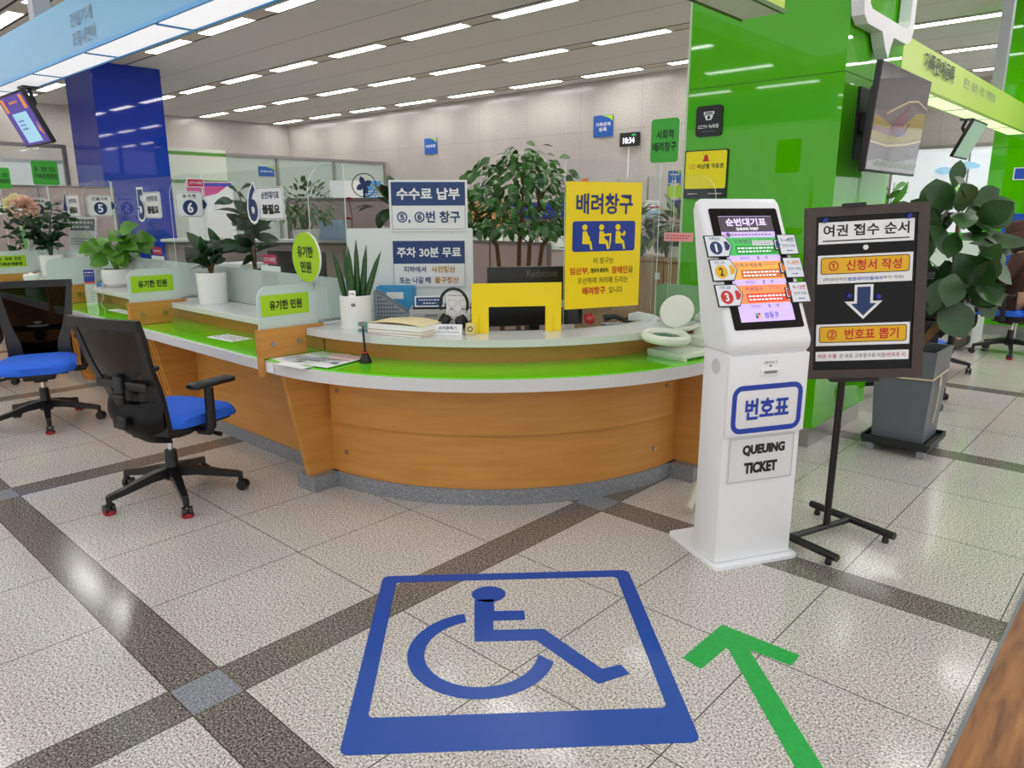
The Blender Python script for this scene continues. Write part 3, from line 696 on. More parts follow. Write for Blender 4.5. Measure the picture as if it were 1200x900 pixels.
x_.poly([(-.038, .038), (.038, .038), (.038, -.034), (.078, -.034), (0, -.112), (-.078, -.034), (-.038, -.034)], WHITE); x_.poly([(-.027, .028), (.027, .028), (.027, -.044), (.052, -.044), (0, -.097), (-.052, -.044), (-.027, -.044)], NAVY, 2)
x_.rect(0, -.178, .385, .095, WHITE); x_.rect(0, -.176, .36, .072, GOLD, 2, .01); x_.frame(0, -.176, .36, .072, .003, BLACK, 3, .01); x_.t('②  번호표 뽑기', 0, -.176, .295, .048, RED, .022, 3)
x_.rect(0, -.272, .385, .042, WHITE); x_.t('여권 수령', -.145, -.272, .078, .02, PINKR, .015); x_.t('은 바로 교부창구로 이동', .002, -.272, .19, .019, BLACK, .0); x_.t('(번호표 X)', .14, -.272, .082, .02, PINKR, .01)
x_.done('lettering', bd)
NB = U2.cross(V2)
MAGB = mat('blue_magnet', (28, 40, 140), .25)
for px_, py_ in ((-.168, .318), (.168, .318), (-.062, -.008), (.058, -.016)):
    c = BO+U2*px_+V2*py_; b = B(); b.cyl(c, c+NB*.014, .013, .010, n=16); b.done('blue_magnet', MAGB, bd)
c = BO+U2*.0+V2*.196; b = B(); b.cyl(c, c+NB*.006, .011, n=16); b.done('white_magnet', WHTP, bd)
for py_, ww in ((-fh_/2-.006, .2), (fh_/2+.004, .085)):
    b = B(); c = PO+V2*py_+U2*(-.03 if py_ < 0 else -.05); b.prism([(-ww/2, -.007), (ww/2, -.007), (ww/2, .007), (-ww/2, .007)], c+NB*.012, U2, V2, .05); b.done('holder_clip', EB, ET, 0)

# ---------------------------------------------------------------- fiddle-leaf fig in a grey planter on a trolley
FP = T('potted_fig', 'fiddle-leaf fig in a tall grey square planter on a wheeled trolley', 'potted plant', (-1.205, 5.05, 0))
PG = mat('grey_resin_planter', (98, 104, 110), .45)
def taper(b, z0, a0, c0, z1, a1, c1):
    lo = [b.v((sx*a0, sy*c0, z0)) for sx, sy in ((-1, -1), (1, -1), (1, 1), (-1, 1))]; hi = [b.v((sx*a1, sy*c1, z1)) for sx, sy in ((-1, -1), (1, -1), (1, 1), (-1, 1))]
    for i in range(4): b.face([lo[i], lo[(i+1) % 4], hi[(i+1) % 4], hi[i]])
    return lo, hi
b = B(); lo, hi = taper(b, .085, .145, .165, .665, .175, .195); b.face(lo[::-1]); li, h2 = taper(b, .60, .155, .175, .665, .16, .18); b.face(li)
for i in range(4): b.face([hi[i], hi[(i+1) % 4], h2[(i+1) % 4], h2[i]])
b.done('planter_box', PG, FP, 0)
b = B(); b.b2((-.15, -.17, .59), (.15, .17, .612)); b.done('soil', SOIL, FP, 0)
b = B(); b.b2((-.19, -.205, .05), (.19, .205, .075)); b.ring(rrect(.4, .43, .02), rrect(.37, .40, .015), (0, 0, .1), (1, 0, 0), (0, 1, 0), .03); b.done('trolley_tray', BLKP, FP, 0)
for sx in (-1, 1):
    for sy in (-1, 1): B().box((sx*.15, sy*.165, .025), (.05, .035, .05), 0, .006).done('trolley_wheel', mat('grey_wheel', (150, 154, 158), .5), FP, 0)
b = B(); b.tube([(-.17, -.194, .5), (0, -.192, .492), (.166, -.19, .5), (.17, 0, .508), (.166, .188, .51)], .005, 6); b.tube([(.172, -.02, .505), (.176, -.018, .46), (.172, -.015, .4), (.165, -.01, .28), (.158, -.02, .2)], .005, 6); b.tube([(.172, -.03, .5), (.178, -.05, .44), (.174, -.03, .47)], .005, 6); b.done('cord', mat('cream_cord', (216, 202, 168), .7), FP)
b = B(); b.tube([(-.02, -.02, .6), (.03, .0, .68), (.12, .03, .82), (.16, .06, .98), (.14, .08, 1.2), (.12, .1, 1.5)], [.026, .026, .024, .02, .014, .008], 10); b.done('trunk', BARK, FP)
FLEAF = mat('fiddle_leaf', (48, 84, 40), .32, noise=.35, nscale=7)
b = B(); rr = random.Random(11)
cen = Vector((.16, .12, 1.15))
for k in range(64):
    z = .92+.64*rr.random(); a = rr.uniform(0, 2*PI); rad = .2*math.sin(PI*min(1, max(.1, (z-.6)/1.05)))+.03
    p = Vector((.14+rad*math.cos(a)*.6, .09+rad*math.sin(a)*.6, z)); out = Vector((math.cos(a), math.sin(a), 0))
    b.leaf(p, out*rr.uniform(.5, 1)+Vector((0, 0, rr.uniform(-.9, .8))), out*rr.uniform(.2, .9)+Vector((rr.uniform(0, .6), rr.uniform(-.8, 0), .5)), rr.uniform(.17, .25), rr.uniform(.11, .165), rr.uniform(.05, .4), .12, .75, 6)
for p, d, u_, l_, w_ in (((.02, .08, 1.46), (-.15, .0, 1), (.4, -1, .1), .23, .2), ((.08, .1, 1.62), (.1, .0, 1), (.3, -1, 0), .17, .09), ((.14, .1, 1.44), (.8, .5, .45), (.3, -.8, .7), .3, .2), ((.2, .08, 1.3), (1, .5, .12), (.2, -.8, .8), .34, .12), ((.18, .05, 1.12), (.8, .3, -.5), (.5, -.8, .5), .3, .22), ((.12, 0, .98), (.5, -.1, -.7), (.5, -.9, .2), .28, .21), ((.0, .0, 1.12), (-.5, -.2, -.3), (.3, -1, .4), .26, .2), ((.16, -.02, 1.25), (.5, .2, -.7), (.5, -.9, .3), .26, .2)):
    b.leaf(p, d, u_, l_, w_, .12, .12, .75, 7)
fo = b.done('foliage', FLEAF, FP, 60)

# ---------------------------------------------------------------- canopy sign boxes
BMB = mat('sky_blue_light_box', (98, 172, 216), .3); BMG = mat('pale_lime_light_box', (186, 214, 96), .3, emit=.1); GLOWP = mat('lit_panel', (246, 244, 250), .5, emit=.62); GLOWG = mat('lit_panel_greenish', (226, 240, 190), .5, emit=.85)
POST = mat('grey_hanger_post', (160, 164, 172), .4)
def light_box(name, label, a, bb, axis, face_m, panel_m, seg, rim_m, posts, off_panel=False):
    """box sign between corners a and bb with lit panels underneath"""
    t = T(name, label, 'overhead sign', ((a[0]+bb[0])/2, (a[1]+bb[1])/2, a[2])); hx, hy, hz = (bb[0]-a[0])/2, (bb[1]-a[1])/2, bb[2]-a[2]
    B().b2((-hx, -hy, .006), (hx, hy, hz)).done('box_body', face_m, t, 0)
    L = (hx if axis == 0 else hy); n = max(1, round(2*L/seg)); w_ = (hy if axis == 0 else hx)-.014
    for k in range(n):
        c = -L+2*L*(k+.5)/n; d = L/n-.02
        b = B().b2((c-d, -w_, -.002), (c+d, w_, .0065)) if axis == 0 else B().b2((-w_, c-d, -.002), (w_, c+d, .0065))
        b.done('light_panel', panel_m, t, 0)
    for k in range(1, n):
        c = -L+2*L*k/n; b = B().b2((c-.016, -w_, -.004), (c+.016, w_, .006)) if axis == 0 else B().b2((-w_, c-.016, -.004), (w_, c+.016, .006)); b.done('panel_divider', rim_m, t, 0)
    b = B()
    for s in (-1, 1):
        if axis == 0: b.b2((-hx, s*hy-.006, -.004), (hx, s*hy+.006, .014))
        else: b.b2((s*hx-.006, -hy, -.004), (s*hx+.006, hy, .014))
    b.done('edge_trim', rim_m, t, 0)
    for q in posts:
        b = B(); b.box(((q if axis == 0 else 0), (0 if axis == 0 else q), (hz+CEIL-a[2])/2), (.1, .1, CEIL-a[2]-hz-.004), 0, .004); b.done('hanger_post', POST, t, 0)
    return t
bt = light_box('canopy_sign', 'sky blue canopy light box hanging over the left counters', (-10.2, 1.58, 2.34), (-2.75, 1.77, 2.625), 0, BMB, GLOWP, .96, mat('blue_trim', (60, 160, 226), .3), (.95, -1.6))
x_ = TX((-6.475, -.0955, 0), (1, 0, 0), (0, 0, 1)); x_.O = Vector((0, -.0955, 0)); GT = mat('grey_lettering', (120, 140, 156), .5)
x_.t('건설기계', -4.575+6.475, .172, .33, .07, GT, .01); x_.t('조종사면허', -4.56+6.475, .075, .35, .075, GT, .01); x_.done('lettering', bt)
bt = light_box('canopy_sign', 'pale lime canopy light box running back from the green column', (-1.82, 5.61, 2.34), (-1.63, 10.49, 2.625), 1, BMG, GLOWG, .95, mat('green_trim', (140, 180, 60), .3), (1.1,))
x_ = TX((.0955, 0, 0), (0, 1, 0), (0, 0, 1), .012); x_.t('가족관계등록', 6.52-8.05, .19, .86, .125, mat('dark_purple_lettering', (30, 26, 50), .4), .028, 1); x_.done('raised_lettering', bt)
x_ = TX((.0955, 0, 0), (0, 1, 0), (0, 0, 1)); x_.t('혼인 · 출생 · 사망 · 개명창설', 7.95-8.05, .185, 1.25, .075, GT, .0); x_.done('small_lettering', bt)
light_box('canopy_sign', 'end of a lime canopy light box above the desk, at the top photo edge', (-1.685, 1.9, 2.34), (-1.49, 3.39, 2.625), 1, mat('lime_light_box', (176, 210, 40), .3, emit=.1), mat('unlit_panel', (214, 222, 214), .5), .75, mat('dark_green_trim', (60, 100, 40), .4), ())

# ---------------------------------------------------------------- things on the green column
CT = T('cctv_sign', 'small black square camera notice on the green column', 'sign', (-2.467, 4.6, 2.065))
p = B().prism(rrect(.185, .19, .02), (0, -.016, 0), (1, 0, 0), (0, 0, 1), .015).done('plate', mat('black_sign_plate', (14, 16, 18), .3), CT, 0)
x_ = TX((0, -.016, 0), (1, 0, 0), (0, 0, 1)); x_.rect(0, .048, .075, .018, WHITE, 1, .003); x_.rect(0, .048, .055, .008, MATS['black_sign_plate'], 2); x_.poly([(-.032, .034), (.032, .034), (.018, .004), (-.018, .004)], WHITE); x_.poly(circ(.011, 16, 0, .02), MATS['black_sign_plate'], 2)
x_.t('CCTV 녹화중', 0, -.035, .15, .026, WHITE, .015); x_.lines(0, -.066, .1, .01, GREYT, 1); x_.done('lettering', p)
CT = T('alarm_notice', 'yellow emergency bell notice on the green column, above the kiosk', 'sign', (-2.472, 4.6, 1.73))
p = B().prism(rrect(.312, .31, .008), (0, -.012, 0), (1, 0, 0), (0, 0, 1), .011).done('plate', MATS['black_sign_plate'], CT, 0)
x_ = TX((0, -.012, 0), (1, 0, 0), (0, 0, 1)); x_.rect(0, .028, .296, .24, mat('bright_yellow_plate', (255, 240, 0), .4), 1, .01); x_.t('112', -.1, .052, .045, .03, ORNG, .015); x_.t('비상벨 작동중', .035, .052, .19, .032, BLACK, .015)
x_.poly([(-.018, .088), (.018, .088), (.013, .118), (0, .126), (-.013, .118)], RED, 2); x_.rect(0, .085, .05, .006, RED, 2)
for a in (-.6, 0, .6): x_.poly([(math.sin(a)*.032-.002, .11+math.cos(a)*.022), (math.sin(a)*.032+.002, .11+math.cos(a)*.022), (math.sin(a)*.04, .11+math.cos(a)*.032)], BLACK, 2)
x_.lines(-.09, -.125, .07, .016, WHITE, 1, 2, 2); x_.lines(.08, -.125, .1, .014, WHITE, 1, 2, 5); x_.done('lettering', p)
# bubble sign
BS = T('speech_bubble_sign', 'white speech-bubble outline sign high on the green column', 'sign', (-1.632, 5.02, 2.8))
BW = mat('white_sign_foam', (236, 238, 242), .4)
def yz(y, z): return (y-5.02, z-2.8)
out = [yz(*q) for q in ((4.54, 3.05), (4.545, 2.62), (4.57, 2.55), (4.64, 2.515), (4.9, 2.515), (4.97, 2.44), (5.045, 2.385), (5.07, 2.44), (5.115, 2.515), (5.385, 2.515), (5.46, 2.545), (5.495, 2.61), (5.5, 3.05), (5.46, 3.13), (5.38, 3.16), (4.66, 3.16), (4.58, 3.13))]
inn = [yz(*q) for q in ((4.63, 3.05), (4.635, 2.66), (4.65, 2.62), (4.69, 2.6), (4.9, 2.6), (4.97, 2.6), (5.045, 2.6), (5.07, 2.6), (5.115, 2.6), (5.35, 2.6), (5.39, 2.62), (5.41, 2.66), (5.41, 3.05), (5.39, 3.07), (5.35, 3.08), (4.69, 3.08), (4.65, 3.07))]
b = B(); b.ring(out, inn, (.085, 0, 0), (0, 1, 0), (0, 0, 1), .07); b.done('bubble_outline', BW, BS, 0)
for y in (-.32, .3): B().cyl((0, y, -.2+.03), (.016, y, -.2+.03), .012).done('standoff', STEEL, BS)
x_ = TX((.045, 0, 0), (0, 1, 0), (0, 0, 1), .0); vs_x = x_.t('번호표', 0, .075, .62, .22, BW, .03, 0)
bmesh.ops.recalc_face_normals(x_.b.bm, faces=x_.b.bm.faces[:]); r_ = bmesh.ops.extrude_face_region(x_.b.bm, geom=x_.b.bm.faces[:]); bmesh.ops.translate(x_.b.bm, vec=(.035, 0, 0), verts=[e for e in r_['geom'] if isinstance(e, bmesh.types.BMVert)]); x_.b.done('raised_letters', [BW], BS, 0)
for y in (-.2, 0, .2): B().cyl((0, y, .0), (.046, y, .0), .01).done('standoff', STEEL, BS)
# television beside the column
TVT = T('television', 'wall television on a bracket on the side of the green column', 'television', (-1.632, 5.02, 2.005))
ya = math.radians(2); TVM = Matrix.Translation((.185, 0, 0)) @ Matrix.Rotation(math.radians(4), 4, 'Y')
b = B(); b.box((0, 0, 0), (.035, 1.0, .585), 0, .006, TVM); b.box((-.035, 0, -.02), (.05, .8, .4), 0, .015, TVM); b.done('casing', BLKP, TVT, 40)
b = B(); b.box((-.11, 0, 0), (.14, .3, .12), 0, .01, TVM); b.box((.008, 0, 0), (.016, .36, .42)); b.done('wall_bracket', BLKP, TVT, 0)
TVS = [mat('tv_'+n, c, .05, emit=.12) for n, c in (('grey', (96, 88, 92)), ('slate', (74, 71, 80)), ('mustard', (140, 122, 50)), ('maroon', (112, 62, 76)), ('cream', (190, 172, 130)), ('green', (92, 112, 78)), ('pale', (140, 138, 140)), ('violet', (70, 54, 88)))]
tO = TVM @ Vector((.0178, 0, 0)); tU = Vector((0, 1, 0)); tV = (TVM.to_3x3() @ Vector((0, 0, 1)))
sp = B().prism([(-.487, -.28), (.487, -.28), (.487, .28), (-.487, .28)], tO, tU, tV, .002).done('screen', TVS[0], TVT, 0)
x_ = TX(tO, tU*1.0, tV, .0005)
_P = x_.P; x_.P = lambda x, y, k=1: _P(x*.945, y*.98, k)
x_.poly([(-.515, .04), (-.3, .05), (.0, .12), (.2, .13), (.515, .09), (.515, .285), (-.515, .285)], TVS[1]); x_.poly([(-.515, .2), (-.2, .24), (.1, .285), (-.515, .285)], TVS[6])
x_.poly([(-.515, -.12), (-.2, -.13), (.2, -.1), (.515, -.06), (.515, .1), (.3, .08), (.1, 0), (-.1, -.03), (-.515, .02)], TVS[2], 2); x_.poly([(-.515, -.05), (-.2, -.04), (.0, .06), (.15, .12), (.1, .03), (.06, -.07), (-.2, -.08), (-.515, -.07)], TVS[3], 3); x_.poly([(-.15, -.06), (.1, -.03), (.2, .02), (.12, -.06), (-.05, -.085)], TVS[7], 4)
x_.poly([(-.515, -.125), (-.2, -.135), (.2, -.105), (.515, -.065), (.515, -.078), (.2, -.118), (-.2, -.148), (-.515, -.138)], TVS[4], 4); x_.poly([(-.3, .03), (.1, .13), (.3, .15), (.515, .12), (.515, .128), (.3, .16), (.1, .14), (-.3, .04)], TVS[4], 4)
x_.poly([(-.515, -.285), (.515, -.285), (.515, -.18), (.3, -.2), (0, -.23), (-.3, -.22), (-.515, -.24)], TVS[6], 3)
for q in range(9):
    cx_ = -.4+q*.1; x_.poly([(cx_, -.26), (cx_+.06, -.23), (cx_+.13, -.235+.01*(q % 3)), (cx_+.07, -.262)], TVS[5], 4)
x_.done('picture', sp)
# ---------------------------------------------------------------- acrylic screens, window signs
def wing(x, label):
    t = T('acrylic_wing', label, 'clear screen', (x, 2.33, .902)); r = .16; a, c, zt = -.115, .115, .855
    pts = [(a, 0), (c, 0), (c, zt)]+[(a+r-r*math.sin(k*PI/16), zt-r+r*math.cos(k*PI/16)) for k in range(9)]
    B().prism(pts, (.003, 0, 0), (0, 1, 0), (0, 0, 1), .006, rim=1).done('panel', [CLEAR, EDGE], t, 0)
    B().b2((-.014, -.1, 0.0), (.014, .1, .014)).done('foot_channel', mat('aluminium', (196, 198, 200), .3, 1), t, 0)
for x, l in zip(XD[:4], ('clear acrylic wing without a number sign, above the nearest desk divider', 'clear acrylic wing beside the tall white plant pot, with a crimson camera tag', 'clear acrylic wing left of the blue column, above the potted pothos', 'clear acrylic wing under the whole green upright sign')): wing(x, l)
wing(XD[4], 'clear acrylic wing at the far left photo edge')
def front_screen(x0, x1, label):
    t = T('acrylic_screen', label, 'clear screen', ((x0+x1)/2, 2.452, .882)); h = (x1-x0)/2-.012
    B().prism(rrect(2*h, .865, .02, 3, 0, .4335), (0, 0, .002), (1, 0, 0), (0, 0, 1), .006, rim=1).done('panel', [CLEAR, EDGE], t, 0)
    B().b2((-h+.03, .0005, .003), (h-.03, .0025, .24)).done('frosted_film', FROST, t, 0)
front_screen(XD[1], XD[0], 'clear acrylic front screen behind the tall white plant pot'); front_screen(XD[2], XD[1], 'clear acrylic front screen in front of the blue column, behind the pothos'); front_screen(XD[3], XD[2], 'clear acrylic front screen behind the left swivel chair and zz plant'); front_screen(XD[4], XD[3], 'clear acrylic front screen at the far left')
def num_sign(x, num, word, lab):
    t = T('window_number_sign', lab, 'sign', (x+.004, 2.345, 1.545))
    p = B().prism([q for q in rrect(.2, .175, .035, 5)], (.006, 0, 0), (0, 1, 0), (0, 0, 1), .004).done('board', WHTP, t, 0)
    B().prism([(.0985, -.045), (.128, 0), (.0985, .045)], (.006, 0, 0), (0, 1, 0), (0, 0, 1), .004).done('arrow_tip', WHTP, t, 0)
    x_ = TX((.006, 0, 0), (0, 1, 0), (0, 0, 1)); x_.frame(0, 0, .19, .165, .002, NAVY, 1, .03); x_.poly(circ(.052, 32, 0, -.022), NAVY); x_.t(num, 0, -.022, .042, .07, WHITE, .03, 2); x_.t(word, 0, .056, .028*len(word.replace(' ', ''))+.01, .025, BLACK, .025)
    x_.poly([(.088, -.03), (.102, -.03), (.12, 0), (.102, .03), (.088, .03)], NAVY, 2); x_.done('lettering', p)
for x, n_, w_, l_ in ((XD[1], '6', '유 기 한', 'white window board with circled six, under the crimson camera tag'), (XD[2], '5', '건설기계', 'white window board with circled five, left of the blue column'), (XD[3], '4', '서류발급', 'white window board with circled four, below the whole green upright sign'), (XD[4], '3', '서류발급', 'white window board half hidden by paper flowers at the left edge')): num_sign(x, n_, w_, l_)
tg = T('camera_tag', 'small crimson camera tag above the number 6 board', 'sign', (XD[1]+.004, 2.40, 1.69)); p = B().prism(rrect(.12, .058, .004), (.003, 0, 0), (0, 1, 0), (0, 0, 1), .002).done('card', WHITE, tg, 0)
x_ = TX((.003, 0, 0), (0, 1, 0), (0, 0, 1)); x_.rect(0, 0, .11, .048, PINKR); x_.t('CCTV 녹화중', 0, 0, .09, .022, WHITE, .01, 2); x_.done('lettering', p)
def flag_sign(x, num, lab):
    t = T('window_flag_sign', lab, 'sign', (x, 2.442, 1.55))
    p = B().prism(rrect(.36, .2, .025, 5, .17, -.005), (0, -.006, 0), (1, 0, 0), (0, 0, 1), .004).done('board', WHTP, t, 0)
    x_ = TX((0, -.0062, 0), (1, 0, 0), (0, 0, 1)); x_.frame(.17, -.005, .35, .19, .003, NAVY, 1, .02)
    x_.t('순번대기표', .2, .045, .21, .045, NAVY, .02); x_.t('불필요', .2, -.04, .21, .06, BLACK, .05); x_.done('lettering', p)
    x_ = TX((0, -.011, 0), (1, 0, 0), (0, 0, 1)); x_.t(num, -.01, 0, .155, .27, WHITE, .06, 1); x_.t(num, -.01, 0, .118, .235, NAVY, .03, 2); x_.done('big_number', t)
    B().b2((-.05, -.0106, -.06), (.03, -.006, .06)).done('backing', WHTP, t, 0)
flag_sign(-4.47, '6', 'big navy six with white board, on the screen before the bushy plants'); flag_sign(-6.24, '5', 'big navy five with white board, before the blue column'); flag_sign(-8.05, '4', 'big blue four with white board, just left of the circled five board')
t = T('round_sign', 'round lime sign clipped to the frosted panel of the nearest desk divider', 'sign', (-3.495, 2.18, 1.122))
d_ = B(); d_.prism(circ(.132, 40, 0, .135), (0, -.006, 0), (1, 0, 0), (0, 0, 1), .012, rim=1); disc = d_.done('disc', [LIME, WHTP], t, 0)
x_ = TX((0, -.006, 0), (1, 0, 0), (0, 0, 1)); x_.t('유기한', 0, .165, .15, .06, BLACK, .025); x_.t('민원', 0, .085, .1, .06, BLACK, .025); x_.done('lettering', disc)
cl = B().box((0, .0, -.01), (.06, .05, .06), 0, .003).done('acrylic_clip', [CLEAR], t, 0); 
for sy in (-.012, .012): B().cyl((.031, sy, -.015), (.034, sy, -.015), .004, n=10).done('clip_screw', STEEL, cl, 0)
def tall_sign(loc, U, l1, l2, label, w_=.2, h_=.25, stick=True, name='hanging_counter_sign'):
    t = T(name, label, 'sign', loc); U = Vector(U); N = U.cross(Vector((0, 0, 1)))
    p = B().prism(rrect(w_, h_, .02, 5, 0, h_/2), N*.004, U, (0, 0, 1), .008, rim=1).done('board', [SIGNG, WHTP], t, 0)
    x_ = TX(N*.004, U, (0, 0, 1)); x_.t(l1, 0, h_*.64, w_*.78 if len(l1) > 4 else w_*.6, h_*.22, BLACK, .015); x_.t(l2, 0, h_*.36, w_*.84, h_*.22, BLACK, .015); x_.done('lettering', p)
    if stick: B().b2((-.05, -.003, -.86), (.05, .003, 0)) and None
    return t
tall_sign((-8.6, 2.455, 1.757), (0, 1, 0), '등 · 초본, 인감', '가족관계증명', 'green upright sign on top of the number 4 wing', .235, .235, False)
tall_sign((-10.3, 2.455, 1.757), (0, 1, 0), '등 · 초본, 인감', '가족관계증명', 'green upright sign cut by the left photo edge', .235, .235, False)
t = tall_sign((-2.28, 3.75, 1.76), (1, 0, 0), '사회적', '배려창구', 'green upright sign on a clear acrylic post beside the green column', .18, .235, False)
B().prism([(-.055, -.878), (.055, -.878), (.055, .02), (-.055, .02)], (0, .008, 0), (1, 0, 0), (0, 0, 1), .003, rim=1).done('acrylic_post', [CLEAR, EDGE], t, 0)
# end divider at the right end of the curved counter
t = T('end_divider', 'green tinted frosted end divider behind the magnifier lamp', 'divider', (-2.1, 3.79, .747))
B().b2((-.2, -.018, .002), (.34, .018, .115)).done('wood_board', MAPLEH, t, 0)
B().prism(rrect(.56, .22, .04, 5, .06, .222), (0, .004, 0), (1, 0, 0), (0, 0, 1), .008, rim=1).done('frosted_panel', [FROSTG, EDGE], t, 0)
t = T('acrylic_wing', 'clear acrylic side screen with a pink strip notice, at the green column', 'clear screen', (-2.12, 3.80, .97))
r = .12; pts = [(-.13, .09), (.13, .09), (.13, .72-r)]+[(.13-r+r*math.cos(k*PI/16), .72-r+r*math.sin(k*PI/16)) for k in range(1, 9)]+[(-.13, .72)]
B().prism(pts, (0, .025, 0), (1, 0, 0), (0, 0, 1), .006, rim=1).done('panel', [CLEAR, EDGE], t, 0)
p = B().prism(rrect(.19, .05, .002), (-.085, .018, .378), (1, 0, 0), (0, 0, 1), .001).done('pink_strip', mat('pink_paper', (248, 168, 172), .6), t, 0)
x_ = TX((-.085, .018, .378), (1, 0, 0), (0, 0, 1), .0006); x_.lines(0, 0, .165, .03, RED, 2, 1, 9); x_.done('lettering', p)
# yellow priority sign on its own clear panel
ya = math.radians(66.8); U = Vector((math.cos(ya), math.sin(ya), 0)); N = Vector((U.y, -U.x, 0))
t = T('acrylic_screen', 'clear acrylic front screen behind the yellow priority sign', 'clear screen', (-2.31, 3.225, .882))
B().prism(rrect(.58, .865, .02, 3, .06, .433), (0, 0, 0), U, (0, 0, 1), .006, rim=1).done('panel', [CLEAR, EDGE], t, 0)
t = T('priority_sign', 'yellow upright priority window sign with three white seated figures on blue', 'sign', (-2.295, 3.215, .993))
p = B().prism(rrect(.455, .648, .004), N*.004-U*.004+Vector((0, 0, .324)), U, (0, 0, 1), .006).done('board', YEL, t, 0)
x_ = TX(N*.004-U*.004+Vector((0, 0, .324)), U, (0, 0, 1)); ch = mat('navy_lettering', (28, 46, 116), .4); BX = mat('blue_sign_field', (26, 56, 150), .4)
x_.t('배려창구', .0, .215, .34, .105, ch, .022); x_.rect(0, .05, .38, .155, BX, 1, .015)
def sit(cx, kind):
    k = YEL; x_.poly(circ(.0155, 16, cx-.018, .096), k, 2)
    x_.poly([(cx-.03, .076), (cx-.006, .076), (cx+.002, .058), (cx+.014 if kind == 0 else cx, .042), (cx+.012, .03), (cx+.022, .024), (cx+.03, -.018), (cx+.018, -.018), (cx+.01, .01), (cx-.032, .012)], k, 2)
    if kind == 1: x_.poly([(cx, .062), (cx+.042, .066), (cx+.04, .02), (cx+.034, -.012), (cx+.028, -.012), (cx+.032, .052), (cx, .05)], k, 3)
    if kind == 2: x_.poly([(cx-.004, .06), (cx+.02, .048), (cx+.03, .062), (cx+.024, .078), (cx+.014, .07), (cx+.016, .06), (cx, .066)], k, 3)
for q, cx_ in enumerate((-.1, .0, .1)): sit(cx_, q)
x_.t('이 창구는', 0, -.075, .125, .032, BLACK, .0)
x_.t('임산부,', -.145, -.127, .115, .04, RED, .02); x_.t('영유아 동반자,', -.022, -.127, .11, .026, BLACK, .03); x_.t('장애인', .1, -.127, .1, .04, RED, .02); x_.t('을', .17, -.127, .03, .034, BLACK, .0)
x_.t('우선하여 처리해 드리는', .0, -.178, .31, .034, BLACK, .0); x_.t('배려창구', -.055, -.232, .14, .042, RED, .02); x_.t('입니다', .08, -.232, .085, .034, BLACK, .0)
x_.done('lettering', p)
# yellow cut-out frame on the shelf
fa_ = math.radians(53); U = Vector((math.cos(fa_), math.sin(fa_), 0))
t = T('yellow_frame_board', 'yellow board with a rectangular opening, standing on the curved shelf', 'board', (-2.677, 2.608, .8825))
b = B(); b.prism([(0, 0), (.088, 0), (.088, .135), (.388, .133), (.388, 0), (.472, 0), (.472, .254), (0, .255)], (0, 0, 0), U, (0, 0, 1), .008); b.done('board', YEL, t, 0)
b = B()
for s in (.04, .43): b.b2((0, 0, 0), (.001, .001, .001)); b.prism([(0, 0), (.05, 0), (.0, .08)], U*s, Vector((-U.y, U.x, 0)), (0, 0, 1), .004)
b.done('rear_foot', YEL, t, 0)
# monitor behind it, seen from the back
t = T('monitor', 'black monitor seen from behind, above the yellow frame board', 'monitor', (-2.74, 3.06, .731), fa_)
b = B(); b.box((.08, 0, .30), (.545, .03, .33), 0, .006); b.box((.08, .03, .3), (.3, .04, .2), 0, .02); bk = b.done('casing', BLKP, t, 40)
b = B(); b.box((.08, .04, .12), (.06, .04, .2), 0, .006); b.box((.08, .04, .008), (.24, .18, .015), 0, .006); b.done('stand', BLKP, t, 40)
x_ = TX((.08, -.0155, .3), (1, 0, 0), (0, 0, 1)); x_.t('Redstone', .035, .128, .175, .04, mat('dim_grey_print', (96, 98, 102), .4), .0); x_.rect(.14, -.045, .075, .04, mat('rating_label', (196, 198, 196), .5)); x_.lines(.14, -.045, .06, .028, GREYT, 3, 3); x_.done('lettering', bk)
# white notice board with two signs
ba = math.radians(45); U = Vector((math.cos(ba), math.sin(ba), 0)); N = Vector((U.y, -U.x, 0))
K = 1.057
t = T('white_partition_board', 'white board standing behind the curved counter under the fee sign', 'board', (-3.545, 2.93, .731))
b = B(); b.prism(rrect(.72*K, .664, .01, 3, .008, .332), (0, 0, 0), U, (0, 0, 1), .02); b.done('panel', mat('white_laminate', (232, 236, 234), .35), t, 0)
for s in (-.25, .25): B().prism([(0, 0), (.16, 0), (0, .2)], U*s, -N, (0, 0, 1), .01).done('foot', MATS['white_laminate'], t, 0)
NV = mat('navy_sign_field', (26, 62, 116), .35)
t = T('fee_sign', 'framed white sign with navy heading, topmost above the white board', 'sign', (-3.545, 2.93, 1.38))
p = B().prism(rrect(.445*K, .285*K, .006), N*.006+U*.117*K+Vector((0, 0, .148)), U, (0, 0, 1), .014, rim=1).done('board', [WHTP, mat('grey_edge', (178, 182, 180), .4)], t, 0)
x_ = TX(N*.006+U*.117*K+Vector((0, 0, .148)), U, (0, 0, 1)); _Q = x_.P; x_.P = lambda x, y, k=1, f=_Q: f(x*K, y*K, k); x_.frame(0, 0, .42, .262, .002, NV, 1, .002); x_.rect(0, .066, .42, .13, NV); x_.t('수수료 납부', 0, .066, .36, .066, WHITE, .03, 2); x_.t('⑤, ⑥번 창구', 0, -.064, .36, .07, NV, .025); x_.done('lettering', p)
t = T('parking_sign', 'white sign with navy heading on the white board, below the fee sign', 'sign', (-3.545, 2.93, 1.037))
p = B().prism(rrect(.425*K, .275*K, .003), N*.004+U*.113*K+Vector((0, 0, .142)), U, (0, 0, 1), .003).done('board', WHTP, t, 0)
